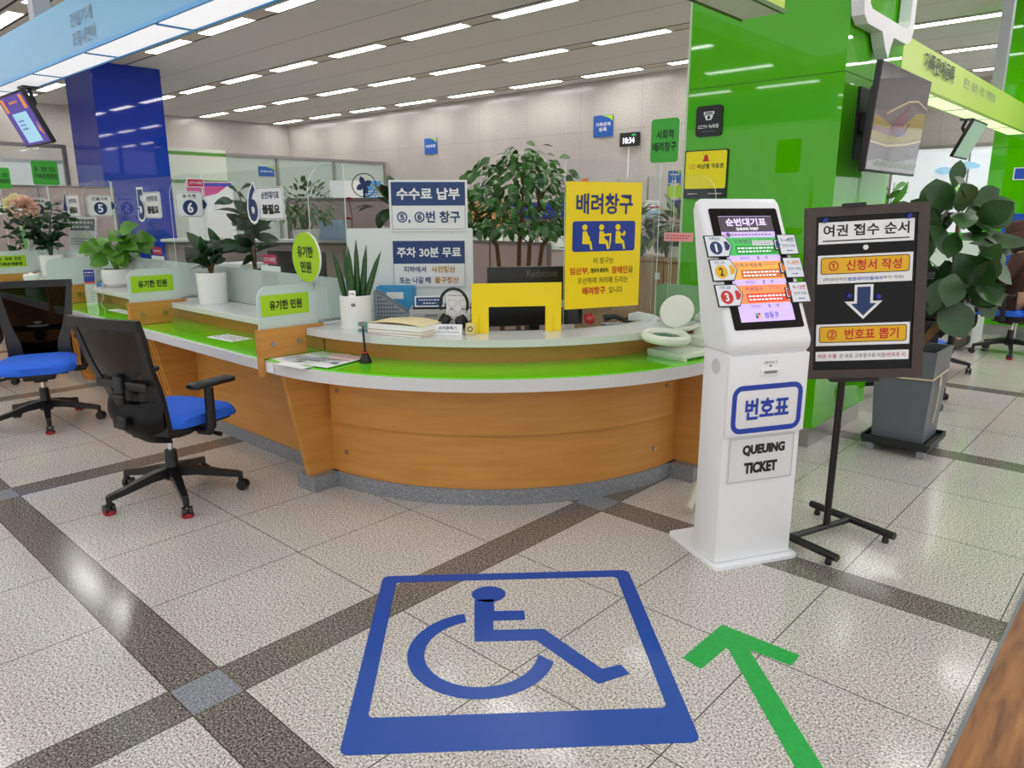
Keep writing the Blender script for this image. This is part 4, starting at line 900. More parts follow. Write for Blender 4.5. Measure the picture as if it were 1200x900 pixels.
x_ = TX(N*.004+U*.113*K+Vector((0, 0, .142)), U, (0, 0, 1)); _Q2 = x_.P; x_.P = lambda x, y, k=1, f=_Q2: f(x*K, y*K, k); x_.frame(0, 0, .415, .265, .002, NV, 1, .002); x_.rect(0, .068, .415, .13, NV); x_.t('주차 30분 무료', 0, .068, .37, .058, WHITE, .025, 2)
x_.t('지하에서', -.085, -.03, .13, .036, NV, .02); x_.t('사전정산', .08, -.03, .14, .038, BROWNT, .03); x_.t('또는 나갈 때', -.085, -.092, .18, .038, NV, .02); x_.t('출구정산', .1, -.092, .14, .038, BROWNT, .03); x_.done('lettering', p)

# ---------------------------------------------------------------- things on the curved counter
def pot(b, r0, r1, h, th=.012, c=(0, 0, 0)):
    b.lathe([(0, 0), (r0*.98, 0), (r0, .006), (r1, h-.004), (r1-.003, h), (r1-th, h), (r1-th-.002, h-.03), (0, h-.03)], c, 32); return b
t = T('snake_plant', 'spear-leaved snake plant in a white cylinder pot on the curved shelf', 'potted plant', (-3.305, 2.345, .8825))
pot(B(), .084, .086, .175).done('pot', CERAM, t); B().lathe([(0, 0), (.09, 0), (.09, .012), (0, .012)]).done('saucer', CERAM, t)
B().lathe([(0, .148), (.072, .148), (0, .152)]).done('soil', SOIL, t)
for k, (dx, dy, lx, ly, h) in enumerate(((-.045, -.03, -.05, -.035, .27), (-.02, -.01, -.025, -.02, .29), (.0, .015, -.005, .01, .31), (.02, .0, .01, .0, .33), (.035, .02, .03, .02, .30), (.05, .03, .075, .06, .27), (.02, -.03, .02, -.03, .30))):
    b = B(); b.tube([(dx, dy, .14), (dx+lx*.3, dy+ly*.3, .14+h*.35), (dx+lx*.7, dy+ly*.7, .14+h*.75), (dx+lx, dy+ly, .14+h)], [.013, .017, .012, .001], 8); b.done('spear_leaf', mat('snake_plant_leaf', (44, 84, 38), .4, noise=.35, nscale=50), t, 60)
p = B().prism(rrect(.038, .062, .002), (.05, -.055, .175), (.75, .66, 0), (0, 0, 1), .001).done('name_tag', WHITE, t, 0)
x_ = TX((.05, -.055, .175), (.75, .66, 0), (0, 0, 1)); x_.lines(0, .012, .026, .012, BLACK, 1); x_.rect(0, -.008, .026, .003, RED); x_.done('lettering', p)
B().prism(circ(.012, 16, 0, 0, .009), (.0632, -.0605, .13), (.69, .72, 0), (0, 0, 1), .002).done('emblem', GREYT, t, 0)
t = T('magazine_file', 'grey perforated magazine file beside the snake plant', 'file box', (-3.31, 2.63, .731), math.radians(40))
MF = mat('grey_file_plastic', (150, 158, 164), .4)
b = B(); b.prism([(-.12, 0), (.12, 0), (.12, .17), (-.12, .33)], (0, -.045, 0), (1, 0, 0), (0, 0, 1), .004); b.prism([(-.12, 0), (.12, 0), (.12, .17), (-.12, .33)], (0, .049, 0), (1, 0, 0), (0, 0, 1), .004); b.b2((-.12, -.045, 0), (-.116, .045, .33)); b.b2((.116, -.045, 0), (.12, .045, .17)); b.b2((-.12, -.045, 0), (.12, .045, .004)); b.done('body', MF, t, 0)
b = B()
for i in range(13):
    x0_ = -.1+i*.016; hh = .30-(x0_+.1)*.66
    for k in range(int(hh/.022)): b.prism([(x0_, .02+k*.022), (x0_+.009, .024+k*.022), (x0_+.009, .034+k*.022), (x0_, .03+k*.022)], (0, -.0462, 0), (1, 0, 0), (0, 0, 1), .0006)
b.done('slots', mat('dark_slot', (70, 84, 100), .6), t, 0)
t = T('file_box', 'open light blue document file box behind the grey magazine file', 'file box', (-3.47, 2.62, .731), math.radians(42))
FB = mat('blue_file_card', (66, 160, 214), .5); b = B(); 
for a, c in (((-.02, .06, 0), (.2, .064, .33)), ((-.02, .17, 0), (.2, .174, .33)), ((-.02, .06, 0), (-.016, .174, .33)), ((.196, .06, 0), (.2, .174, .33)), ((-.02, .06, 0), (.2, .174, .004))): b.b2(a, c)
b.done('body', FB, t, 0); b = B(); b.b2((-.01, .075, .005), (.19, .15, .3)); b.done('papers', mat('paper', (240, 240, 236), .7), t, 0); B().b2((.04, .0585, .26), (.14, .0599, .3)).done('label', WHITE, t, 0)
t = T('drawer_organizer', 'flat grey desk organizer behind the cream folders', 'organizer', (-3.1, 2.77, .731), math.radians(47))
OG = mat('warm_grey_plastic', (176, 176, 172), .45); b = B(); b.box((.06, .05, .115), (.46, .2, .23), 0, .006); b.done('case', OG, t, 40)
for k in (-.05, .17): 
    dd = B().box((k, -.052, .185), (.2, .006, .055), 0, .003).done('drawer', OG, t, 0); B().box((k, -.056, .198), (.07, .005, .008)).done('handle_slot', GRYP, dd, 0)
B().box((.06, .05, .236), (.42, .18, .01)).done('dark_top', BLKP, t, 0)
t = T('desk_label', 'small blue plaque with white print on the grey organizer', 'sign', (-3.135, 2.725, .9725), math.radians(47)); p = B().prism(rrect(.165, .06, .003), (0, -.02, .031), (1, 0, 0), (0, .2, 1), .004).done('plaque', WHTP, t, 0)
x_ = TX((0, -.02, .031), (1, 0, 0), (0, .2, 1)); x_.rect(0, 0, .15, .046, NV); x_.lines(0, .008, .12, .013, WHITE, 1, 2, 4); x_.lines(0, -.01, .07, .012, WHITE, 1, 2, 5); x_.done('lettering', p)
t = T('headphones', 'black headphones hung on a clear stand on the curved shelf', 'headphones', (-2.785, 2.585, .8825), math.radians(38))
b = B(); b.tube([(-.0+.072*math.cos(a), 0, .145+.08*math.sin(a)) for a in [PI*1.12-PI*1.24*k/20 for k in range(21)]], .0075, 8); b.done('headband', BLKP, t)
for s, z in ((-.045, .055), (.035, .05)):
    b = B(); b.lathe([(0, -.02), (.028, -.02), (.036, -.01), (.036, .008), (.03, .018), (0, .018)], n=20, M=Matrix.Translation((s, .0, z)) @ Matrix.Rotation(math.radians(60*(-1 if s < 0 else 1)), 4, 'Y')); e = b.done('ear_cup', BLKP, t)
    b = B(); b.lathe([(0, 0), (.032, 0), (.034, .012), (.022, .016), (0, .016)], n=20, M=Matrix.Translation((s, .0, z)) @ Matrix.Rotation(math.radians(60*(-1 if s < 0 else 1)), 4, 'Y') @ Matrix.Translation((0, 0, .018))); b.done('ear_pad', mat('black_leatherette', (14, 14, 15), .6), e)
b = B(); b.tube([(.05, -.01, .05), (.09, -.01, .06), (.105, -.005, .1), (.08, 0, .13), (.06, 0, .1)], .0025, 6); b.done('cable', BLKP, t)
t = T('instruction_card', 'clear stand with printed headphone instruction card', 'card', (-2.795, 2.62, .8825), math.radians(38))
p = B().prism(rrect(.125, .2, .004, 3, 0, .1), (0, .012, 0), (1, 0, 0), (0, .08, 1), .003).done('card', WHTP, t, 0)
x_ = TX((0, .012, .1), (1, 0, 0), (0, .08, 1)); x_.lines(0, .085, .1, .012, GREYT, 1, 2, 1)
for ix in (-.03, .03):
    for iz in (.045, -.01): x_.frame(ix, iz, .045, .035, .0015, GREYT, 1, .012); x_.rect(ix-.004, iz-.03, .02, .006, RED if iz < 0 else GREYT)
x_.lines(0, -.06, .1, .03, GREYT, 3, 2, 7); x_.done('print', p)
t = T('tent_card', 'white tent card below the headphones', 'card', (-2.735, 2.49, .8825), math.radians(33))
b = B(); b.prism([(-.075, 0), (.075, 0), (.075, .055), (-.075, .055)], (0, 0, 0), (1, 0, 0), (0, .25, 1), .002); p = b.done('card', WHTP, t, 0)
x_ = TX((0, 0, .0), (1, 0, 0), (0, .25, 1)); x_.t('소리증폭기', 0, .037, .095, .018, NAVY, .01); x_.lines(0, .016, .12, .01, GREYT, 1, 2, 6); x_.done('lettering', p)
b = B(); b.prism([(-.075, 0), (.075, 0), (.075, .055), (-.075, .055)], (0, .031, 0), (1, 0, 0), (0, -.25, 1), .002); b.done('rear_flap', WHTP, t, 0)
t = T('amplifier_box', 'little cream box right of the white tent card', 'box', (-2.655, 2.575, .8825), math.radians(40)); b = B(); b.box((0, 0, .03), (.045, .03, .06), 0, .004); b.done('body', mat('cream_plastic', (222, 208, 140), .4), t, 40); b = B(); b.ring(circ(.014, 20, 0, .032), circ(.009, 20, 0, .032), (0, -.0155, 0), (1, 0, 0), (0, 0, 1), .0015); b.done('dial_ring', BLKP, t, 0)
CRM = mat('cream_card', (240, 222, 172), .6); PAP = MATS['paper']
for k, (z0, h, rz_, lab) in enumerate(((.0, .012, 14, 'lowest cream folder of the stack on the curved shelf'), (.0125, .014, 18, 'middle cream folder of the stack on the curved shelf'), (.027, .03, 16, 'thick top cream folder of the stack on the curved shelf'))):
    t = T('document_folder', lab, 'folder', (-2.945, 2.395, .8825+z0), math.radians(rz_), 'cream folders on the shelf')
    b = B(); n_ = 8; 
    for zz in (0, h-.001):
        rows = [[b.v((-.165+.33*i/n_, sy*.105, zz+(.012*math.sin(PI*i/n_) if zz and k == 2 else 0))) for sy in (-1, 1)] for i in range(n_+1)]
        for A, C in zip(rows, rows[1:]): b.face([A[0], C[0], C[1], A[1]])
    b.b2((-.166, -.106, 0), (-.164, .106, h)); cv = b.done('cover', CRM, t, 0)
    B().b2((-.163, -.103, .001), (.16, .103, h-.0015)).done('papers', PAP, t, 0)
    if k == 2:
        x_ = TX((0, 0, h+.0105), (1, 0, 0), (0, 1, 0)); x_.lines(-.02, .04, .09, .03, GREYT, 2, 1, 8); x_.rect(.12, .0, .002, .15, GREYT); x_.done('print', cv)
t = T('stapler', 'teal stapler left of the cream folders', 'stapler', (-3.12, 2.33, .8825), math.radians(15)); TE = mat('teal_plastic', (92, 142, 146), .35)
b = B(); b.prism([(-.07, 0), (.07, 0), (.07, .008), (-.07, .012)], (0, -.018, 0), (1, 0, 0), (0, 0, 1), -.036); b.done('base', TE, t, 0)
b = B(); b.prism([(-.072, .03), (-.03, .02), (.065, .014), (.065, .03), (.02, .044), (-.06, .05), (-.075, .045)], (0, -.017, 0), (1, 0, 0), (0, 0, 1), -.034); b.done('arm', TE, t, 0); B().box((0, 0, .02), (.1, .018, .012)).done('staple_rail', CHROME, t, 0)
t = T('pen_holder', 'black cone pen holder with a tied pen, on the lime desk top', 'pen holder', (-3.02, 2.185, .7475))
B().lathe([(0, 0), (.03, 0), (.031, .012), (.014, .05), (.011, .055), (0, .055)], n=20).done('base', BLKP, t); B().lathe([(.015, .05), (.022, .054), (.015, .058)], n=12).done('red_ring', RED, t)
b = B(); b.tube([(0, 0, .05), (-.003, -.003, .15), (-.004, -.004, .19)], [.006, .006, .003], 8); pn = b.done('pen', BLKP, t); b = B(); b.tube([(0, .0, .05), (-.012, .006, .15), (-.03, .012, .2)], .004, 6); b.done('pen', BLKP, t); B().cyl((-.004, -.004, .19), (-.004, -.004, .2), .004, n=8).done('pen_cap', ORNG, t)
LF = [('pale_blue_print', (196, 216, 238)), ('sky_print', (150, 196, 232)), ('mint_print', (190, 224, 190)), ('rose_print', (236, 196, 196))]
rr = random.Random(3)
for k, (x, y, a, lab) in enumerate(((-3.35, 2.05, -6, 'white leaflet at the left of the spread on the lime desk top'), (-3.24, 2.01, 8, 'colourful leaflet at the front of the spread on the lime desk top'), (-3.27, 2.07, 24, 'blue and white leaflet at the back of the spread on the lime desk top'), (-3.16, 2.085, 12, 'pale leaflet nearest the pen holder in the spread'))):
    t = T('leaflet', lab, 'leaflet', (x, y, .7474+.0022*k), math.radians(a), 'leaflets on the lime desk top'); p = B().b2((-.105, -.148, 0), (.105, .148, .002)).done('paper', WHITE, t, 0)
    x_ = TX((0, 0, .002), (1, 0, 0), (0, 1, 0), .0005); mm = mat(LF[k][0], LF[k][1], .4); x_.rect(0, .1, .19, .07, mm)
    for q in range(6): x_.rect(rr.uniform(-.07, .07), rr.uniform(-.11, .04), rr.uniform(.03, .07), rr.uniform(.02, .05), rr.choice([mm, GOLD, BLUE, LIME, RED, mat('teal_print', (60, 170, 180), .4)] if k == 1 else [mm, mm, MATS['pale_blue_print'], GREYT]), 2+q)
    x_.lines(0, -.03, .17, .1, GREYT, 6, 9, k); x_.done('print', p)
t = T('leaflet_holder', 'small white slab with a black square mark under the desk divider', 'sign', (-3.455, 1.884, .71)); p = B().b2((.0, -.006, -.022), (.06, .0, .022)).done('plate', WHITE, t, 0)
# magnifier lamp
t = T('magnifier_lamp', 'white magnifying lamp on a base plate, on the lime desk top by the kiosk', 'lamp', (-1.92, 3.5, .7475), math.radians(80))
IV = mat('ivory_plastic', (232, 236, 222), .3)
b = B(); b.box((.01, 0, .022), (.42, .25, .028), 0, .006); b.done('base_plate', IV, t, 40)
b = B()
for i in (-.18, .0, .18): b.b2((i-.012, -.124, 0), (i+.012, .124, .01))
b.done('base_feet', IV, t, 0)
b = B(); b.box((.12, .02, .06), (.16, .19, .05), 0, .008); b.done('pedestal', IV, t, 40)
b = B(); b.lathe([(0, 0), (.04, 0), (.04, .05), (.032, .056), (0, .056)], (.15, .05, .084), 24); b.done('post_socket', IV, t)
b = B(); b.box((.15, .05, .165), (.035, .05, .075), 0, .012); b.cyl((.15, .02, .17), (.15, .08, .17), .024); b.done('joint', mat('light_grey_plastic', (196, 200, 200), .35), t, 40)
for s in (-.014, .014): B().tube([(.15, .05+s, .17), (.19, -.02+s, .50)], .011, 8).done('lower_arm', WHTP, t)
for s in (-.012, .012): B().tube([(.19, -.02+s, .50), (.24, -.02+s, .34)], .008, 8).done('upper_arm', WHTP, t)
HM = Matrix.Translation((-.22, -.02, .118)) @ Matrix.Rotation(math.radians(5), 4, 'X')
b = B(); b.lathe([(.078, -.018), (.118, -.02), (.128, -.006), (.126, .012), (.112, .022), (.09, .02), (.078, .006), (.078, -.018)], n=40, M=HM); b.done('lens_ring', IV, t)
b = B(); b.lathe([(0, .0), (.078, -.003), (.078, .002), (0, .008)], n=32, M=HM); b.done('lens', acrylic('magnifier_glass', (170, 206, 200)), t)
LM = Matrix.Translation((-.085, .03, .235)) @ Matrix.Rotation(math.radians(25), 4, 'Z') @ Matrix.Rotation(math.radians(-62), 4, 'Y')
b = B(); b.lathe([(0, .006), (.08, .004), (.09, 0), (.09, -.006), (0, -.004)], n=36, M=LM); b.done('lens_lid', IV, t)
b = B(); b.box((-.095, .02, .145), (.03, .025, .03), 0, .006); b.tube([(-.1, .02, .135), (.05, .04, .13), (.14, .05, .14)], .012, 8); b.done('hinge', IV, t, 40)
b = B(); b.tube([(.15, .04, .2), (.2, .04, .19), (.21, .04, .12), (.17, .05, .09)], .005, 6); b.done('cable', WHTP, t)
# bits behind the right part of the shelf
t = T('desk_telephone', 'black office telephone behind the yellow priority sign', 'telephone', (-2.55, 3.70, .731), math.radians(60)); b = B(); b.prism([(-.12, 0), (.12, 0), (.12, .05), (-.12, .11)], (0, -.1, 0), (1, 0, 0), (0, 0, 1), -.2); b.done('body', BLKP, t, 0); b = B(); b.tube([(-.1, -.07, .14), (-.04, -.075, .15), (.04, -.075, .12), (.1, -.07, .085)], [.024, .015, .015, .024], 10); b.done('handset', BLKP, t); B().box((.0, .03, .085), (.12, .08, .01), 0).done('keypad', GRYP, t, 0)
t = T('glass_ornament', 'red glass ball ornament at the inner edge of the curved shelf', 'ornament', (-2.42, 3.27, .8825)); b = B(); b.lathe([(0, 0), (.018, .002), (.03, .018), (.033, .033), (.027, .05), (.012, .06), (0, .062)], n=20); b.done('ball', mat('red_glass', (206, 40, 40), .08, coat=.5), t)
t = T('tape_dispenser', 'white and black tape dispenser left of the magnifier lamp', 'tape dispenser', (-2.31, 3.66, .8825), math.radians(30)); b = B(); b.prism([(-.09, 0), (.07, 0), (.09, .012), (.05, .03), (-.04, .045), (-.09, .03)], (0, -.03, 0), (1, 0, 0), (0, 0, 1), -.06); b.done('body', WHTP, t, 0); B().box((-.01, 0, .004), (.19, .064, .012), 0, .004).done('dark_base', BLKP, t, 0)
# paper slip on the straight counter
for x, y, a, lab, sx, sy in ((-4.25, 2.08, 4, 'printed white slip on the lime desk top below sign 6', .14, .07), (-5.75, 2.12, 2, 'long white notice strip on the lime desk top behind the nearest chair', .45, .04)):
    t = T('paper_slip', lab, 'paper', (x, y, .7474), math.radians(a)); p = B().b2((-sx, -sy, 0), (sx, sy, .0012)).done('paper', WHITE, t, 0); x_ = TX((0, 0, .0012), (1, 0, 0), (0, 1, 0), .0005); x_.lines(0, 0, sx*1.7, sy*1.4, GREYT, 3, 1, 3); x_.done('print', p)
t = T('leaflet_stand', 'slim upright leaflet with blue heading, on the lime desk top below sign 5', 'leaflet', (-6.69, 2.12, .7475), math.radians(55)); p = B().prism(rrect(.085, .29, .003, 3, 0, .145), (0, 0, 0), (1, 0, 0), (0, .1, 1), .012).done('leaflet', WHTP, t, 0)
x_ = TX((0, 0, .145), (1, 0, 0), (0, .1, 1)); x_.rect(0, .09, .08, .1, BX); x_.rect(0, .035, .08, .02, mat('rose_red_print', (206, 70, 84), .4)); x_.lines(0, .115, .06, .02, WHITE, 1, 2, 1); x_.lines(0, .09, .06, .012, GOLD, 1, 2, 2); x_.lines(0, -.06, .068, .15, GREYT, 10, 2, 3); x_.done('print', p)
b = B(); b.tube([(.06, .02, .0), (.085, .02, .05), (.075, .02, .13), (.05, .015, .14)], .004, 6); b.done('wire', WHTP, t); B().prism(circ(.016, 20), (.068, .005, .16), (1, 0, 0), (0, 0, 1), .01).done('blue_disc', mat('sky_plastic', (40, 140, 210), .4), t, 0)
t = T('wipes_tub', 'white round tub of wipes seen behind the left chair back', 'tub', (-7.95, 2.03, .7475)); B().lathe([(0, 0), (.062, 0), (.064, .01), (.06, .15), (.0, .15)], n=28).done('tub', WHTP, t); B().lathe([(0, .15), (.064, .15), (.064, .175), (.055, .186), (.018, .188), (.012, .198), (0, .199)], n=28).done('lid', WHTP, t); B().lathe([(.0628, .05), (.0624, .1)], n=28).done('blue_band', mat('pale_blue_band', (150, 180, 220), .5), t)
# ---------------------------------------------------------------- plants on and behind the counters
def stems(b, base, n, h, spread, rr, r=.006):
    out = []
    for k in range(n):
        a = rr.uniform(0, 2*PI); s = spread*rr.uniform(.3, 1)
        pts = [Vector(base)+Vector((math.cos(a)*s*q**1.4, math.sin(a)*s*q**1.4, h*rr.uniform(.85, 1.1)*q)) for q in (0, .35, .7, 1)]
        b.tube(pts, [r, r*.9, r*.7, r*.4], 6); out.append(pts)
    return out
def rubber(label, loc, potm, pr, ph, h, n, leaf, seed, spread=.1, lm=None, stalks=3, name='potted_rubber_plant'):
    t = T(name, label, 'potted plant', loc); rr = random.Random(seed)
    pot(B(), pr*.93, pr, ph).done('pot', potm, t); B().lathe([(0, ph-.035), (pr-.012, ph-.035), (0, ph-.028)]).done('soil', SOIL, t)
    b = B(); ss = stems(b, (0, 0, ph-.04), stalks, h, spread, rr, .008); b.done('stems', BARK, t)
    f = B()
    for k in range(n):
        pts = ss[k % len(ss)]; q = rr.uniform(.25, 1)*(len(pts)-1); i = min(len(pts)-2, int(q)); p = pts[i].lerp(pts[i+1], q-i); a = k*2.4+rr.uniform(-.4, .4)
        f.leaf(p, (math.cos(a), math.sin(a), rr.uniform(-.1, 1.1)), (rr.gauss(.3, .8), rr.gauss(-.5, .8), .6), leaf*rr.uniform(.75, 1.2), leaf*.55*rr.uniform(.8, 1.1), rr.uniform(.1, .5), .2, .5)
    f.done('foliage', lm or LEAFD, t, 60); return t
rubber('small rubber plant in the tall white pot on the straight counter shelf', (-4.93, 2.325, .8825), CERAM, .1, .21, .26, 30, .14, 21, .12, None, 4)
rubber('tall rubber plant in a dark grey pot behind the front screen', (-4.97, 2.68, .731), mat('dark_grey_pot', (92, 94, 98), .5), .14, .3, .68, 46, .17, 22, .14, None, 3)
t = T('potted_pothos', 'bright pothos in a round white bowl pot on the counter shelf', 'potted plant', (-6.66, 2.33, .8825)); rr = random.Random(5)
B().lathe([(0, 0), (.08, 0), (.115, .03), (.125, .09), (.118, .145), (.105, .145), (.1, .12), (0, .12)], n=32).done('pot', CERAM, t); B().lathe([(0, .0), (.1, 0), (.115, .012), (0, .012)], n=28).done('saucer', CERAM, t)
b = B(); ss = stems(b, (0, 0, .12), 14, .33, .26, rr, .005); b.done('stems', LEAFL, t)
f = B()
for k in range(46):
    pts = ss[k % 14]; q = rr.uniform(.35, 1)*3; i = min(2, int(q)); p = pts[i].lerp(pts[i+1], q-i); a = math.atan2(pts[3].y, pts[3].x)+rr.uniform(-1, 1)
    f.leaf(p, (math.cos(a), math.sin(a), rr.uniform(-.9, .5)), (rr.uniform(.3, 1.4), rr.uniform(-1, .2), .7), rr.uniform(.13, .19), rr.uniform(.11, .15), rr.uniform(.1, .4), .12, .35)
f.done('foliage', mat('pothos_leaf', (92, 150, 44), .35, noise=.35, nscale=9), t, 60)
t = T('zz_plant', 'dark arching zz plant in a white pot, before the circled four board', 'potted plant', (-8.3, 2.32, .8825)); rr = random.Random(6)
pot(B(), .1, .11, .2).done('pot', CERAM, t)
b = B(); f = B()
for k in range(9):
    a = rr.uniform(0, 2*PI); L_ = rr.uniform(.3, .5); lean = rr.uniform(.12, .4); pts = [Vector((math.cos(a)*lean*q*q, math.sin(a)*lean*q*q, .18+L_*q)) for q in (0, .25, .5, .75, 1)]
    b.tube(pts, [.014, .012, .009, .006, .003], 6)
    for q in range(9):
        u_ = .3+.7*q/8; i = min(3, int(u_*4)); p = pts[i].lerp(pts[i+1], u_*4-i)
        for s in (-1, 1): f.leaf(p, (math.cos(a+s*1.3)+rr.uniform(-.4, .4), math.sin(a+s*1.3), rr.uniform(-.2, .8)), (rr.uniform(.2, 1.2), rr.uniform(-1, .4), .6), .11, .055, .2, .2, .5, 4)
b.done('stems', LEAFD, t); f.done('foliage', LEAFD, t, 60)
rubber('little plant in a white cup at the far left of the counter shelf', (-9.5, 2.32, .8825), CERAM, .07, .12, .3, 22, .12, 31, .12, LEAFD, 2, 'potted_plant')
# paper pompoms
for k, (x, y, z, r_, rgb, lab) in enumerate(((-8.95, 2.25, 1.55, .14, (252, 244, 196), 'pale yellow paper pompom at the left photo edge'), (-8.55, 2.22, 1.53, .14, (255, 220, 200), 'peach paper pompom, right of the yellow one'))):
    t = T('paper_pompom', lab, 'decoration', (x, y, z), 0, 'paper pompoms'); rr = random.Random(40+k); f = B(); mm = mat('paper_pompom_%d' % k, rgb, .8)
    for q in range(520):
        d = Vector((rr.gauss(0, 1), rr.gauss(0, 1), rr.gauss(0, 1))).normalized(); f.leaf(d*r_*.3, d, (rr.gauss(0, 1), rr.gauss(0, 1), 1), r_*rr.uniform(.55, .75), r_*.16, .25, .3, .9, 3)
    f.done('petals', mm, t, 60); B().tube([(0, 0, 0), (0, .02, -.3), (0, .06, -(z-.895))], .004, 6).done('stick', WHTP, t)
t = T('oval_sign', 'narrow green oval sign left of the zz plant', 'sign', (-8.605, 2.2, 1.122)); B().prism(circ(.13, 36, 0, .13), (0, -.004, 0), (1, -.1, 0), (0, 0, 1), .01, rim=1).done('disc', [SIGNG, WHTP], t, 0)
# big leafy tree behind the curved counter
t = T('indoor_tree', 'leafy indoor tree with several thin trunks behind the fee sign', 'tree', (-4.38, 4.85, 0)); rr = random.Random(9)
pot(B(), .2, .24, .42, .02).done('pot', mat('dark_grey_pot', (92, 94, 98), .5), t); B().lathe([(0, .38), (.215, .38), (0, .39)]).done('soil', SOIL, t)
b = B(); tips = []
for (dx, dy, lx, ly, h) in ((-.12, -.08, -.26, -.18, 1.5), (.0, .0, .05, .02, 1.66), (.05, .06, .1, .1, 1.62), (.1, .12, .28, .24, 1.5)):
    pts = [Vector((dx, dy, .37)), Vector((dx+lx*.05, dy+ly*.05, .9)), Vector((dx+lx*.15, dy+ly*.15, 1.2)), Vector((dx+lx*.6, dy+ly*.6, 1.2+(h-1.2)*.6)), Vector((dx+lx, dy+ly, h+.15))]; b.tube(pts, [.024, .02, .018, .013, .006], 8)
    for q in range(9):
        a = rr.uniform(0, 2*PI); s = pts[2].lerp(pts[4], rr.uniform(.0, .95)); L_ = rr.uniform(.12, .28); e = s+Vector((math.cos(a)*L_, math.sin(a)*L_, rr.uniform(.02, .16))); b.tube([s, s.lerp(e, .5)+Vector((0, 0, .06)), e], [.008, .005, .003], 5); tips.append((s, e))
b.done('trunks', BARK, t)
f = B(); f2 = B()
cen = Vector((.02, .02, 1.42))
for k in range(760):
    a = rr.uniform(0, 2*PI); u_ = rr.uniform(-.3, 1); R_ = math.sqrt(1-max(0, u_)**2)
    rad = .6*(rr.uniform(.15, 1)**.5)
    p = cen+Vector((math.cos(a)*rad*R_*1.05, math.sin(a)*rad*R_*1.05, u_*(.62 if u_ > 0 else .34)*rr.uniform(.7, 1.05)))
    (f2 if (p.z > 1.78 and rr.random() < .75) or rr.random() < .08 else f).leaf(p, (math.cos(a)+rr.uniform(-.6, .6), math.sin(a)+rr.uniform(-.6, .6), rr.uniform(-1.1, .15)), (rr.uniform(-.5, 1), rr.uniform(-1, .5), 1), rr.uniform(.08, .14), rr.uniform(.045, .07), .3, .2, .5, 4)  # slightly lighter green leaves, mostly towards the top of the crown
f.done('foliage', mat('tree_leaf', (58, 104, 44), .3, noise=.35, nscale=8), t, 60); f2.done('young_leaves', LEAFM, t, 60)
# bush on the partition ledge
def bush(label, loc, rx, ry, rz_, n, ls, seed, lm, potm=None, ph=.16, name='bushy_plant'):
    t = T(name, label, 'potted plant', loc); rr = random.Random(seed); f = B()
    pot(B(), .1, .12, ph).done('pot', potm or CERAM, t)
    b = B(); stems(b, (0, 0, ph-.03), 7, rz_*1.2, rx*.7, rr, .006); b.done('stems', BARK, t)
    for k in range(n):
        d = Vector((rr.gauss(0, 1), rr.gauss(0, 1), rr.gauss(0, .9))).normalized(); s = rr.uniform(.3, 1)**.6; p = Vector((d.x*rx*s, d.y*ry*s, ph+rz_+d.z*rz_*s)); f.leaf(p, d+Vector((0, 0, rr.uniform(-.5, .4))), (0, 0, 1), ls*rr.uniform(.7, 1.3), ls*.5, .3, .2, .5, 4)
    f.done('foliage', lm, t, 60); return t

# ---------------------------------------------------------------- back office
PART = mat('mauve_partition_fabric', (168, 150, 146), .85, noise=.06, nscale=120); RAIL = mat('partition_rail', (104, 98, 94), .5); OFFW = mat('office_white', (226, 230, 226), .5)
def partition(label, p0, p1, h, fm=None, z0=.06, top=None, name='office_partition', n=2, ledge=0):
    p0, p1 = Vector((p0[0], p0[1], 0)), Vector((p1[0], p1[1], 0)); L_ = (p1-p0).length; d = (p1-p0)/L_; a = math.atan2(d.y, d.x); t = T(name, label, 'partition', tuple((p0+p1)/2), a)
    for k in range(n): B().b2((-L_/2+L_*k/n+.012, -.022, z0), (-L_/2+L_*(k+1)/n-.012, .022, h-.03)).done('fabric_panel', fm or PART, t, 0)
    B().b2((-L_/2, -.03, h-.03), (L_/2, .03, h)).done('top_rail', RAIL, t, 0)
    for k in range(n+1): B().b2((-L_/2+L_*k/n-.012, -.026, 0), (-L_/2+L_*k/n+.012, .026, h-.03)).done('post', RAIL, t, 0)
    if ledge: B().b2((-L_/2, -ledge, h), (L_/2, ledge, h+.025)).done('ledge', OFFW, t, 0)
    return t
partition('tall mauve partition at the far left, under white blinds', (-12.6, 1.4), (-12.6, 4.5), 1.87, n=3)
partition('mauve partition behind the white sign board, with plant beside it', (-6.6, 3.95), (-5.2, 4.95), 1.62, n=1)
partition('low mauve partition behind front screen, papers on its ledge', (-7.2, 3.0), (-5.05, 4.4), 1.22, n=2, ledge=.1)
partition('low mauve partition with dark end post behind the tree trunks', (-6.9, 6.2), (-5.15, 6.2), 1.16, n=2)
partition('blue topped partition far behind the tree', (-9.95, 9.5), (-7.3, 9.5), 1.36, n=3)
t = T('blue_panel_strip', 'blue fabric strip topping the far partition behind the tree', 'panel', (-8.6, 9.5, 1.362)); B().b2((-1.32, -.02, 0), (1.3, .02, .25)).done('panel', mat('blue_fabric', (40, 60, 150), .8), t, 0); B().b2((-1.34, -.025, .25), (1.32, .025, .27)).done('rail', RAIL, t, 0)
t = T('wood_locker', 'tan wooden locker standing before the far blue strip', 'cabinet', (-9.05, 9.2, 0)); B().b2((-.4, -.2, 0), (.4, .2, 1.66)).done('body', mat('tan_wood', (206, 150, 92), .5), t, 0)
for s in (-.2, .2):
    dd = B().b2((s-.185, -.212, .04), (s+.185, -.2, 1.62)).done('door', mat('tan_wood_door', (214, 160, 102), .5), t, 0); B().box((s*.3, -.222, .9), (.015, .02, .12)).done('handle', STEEL, dd, 0)
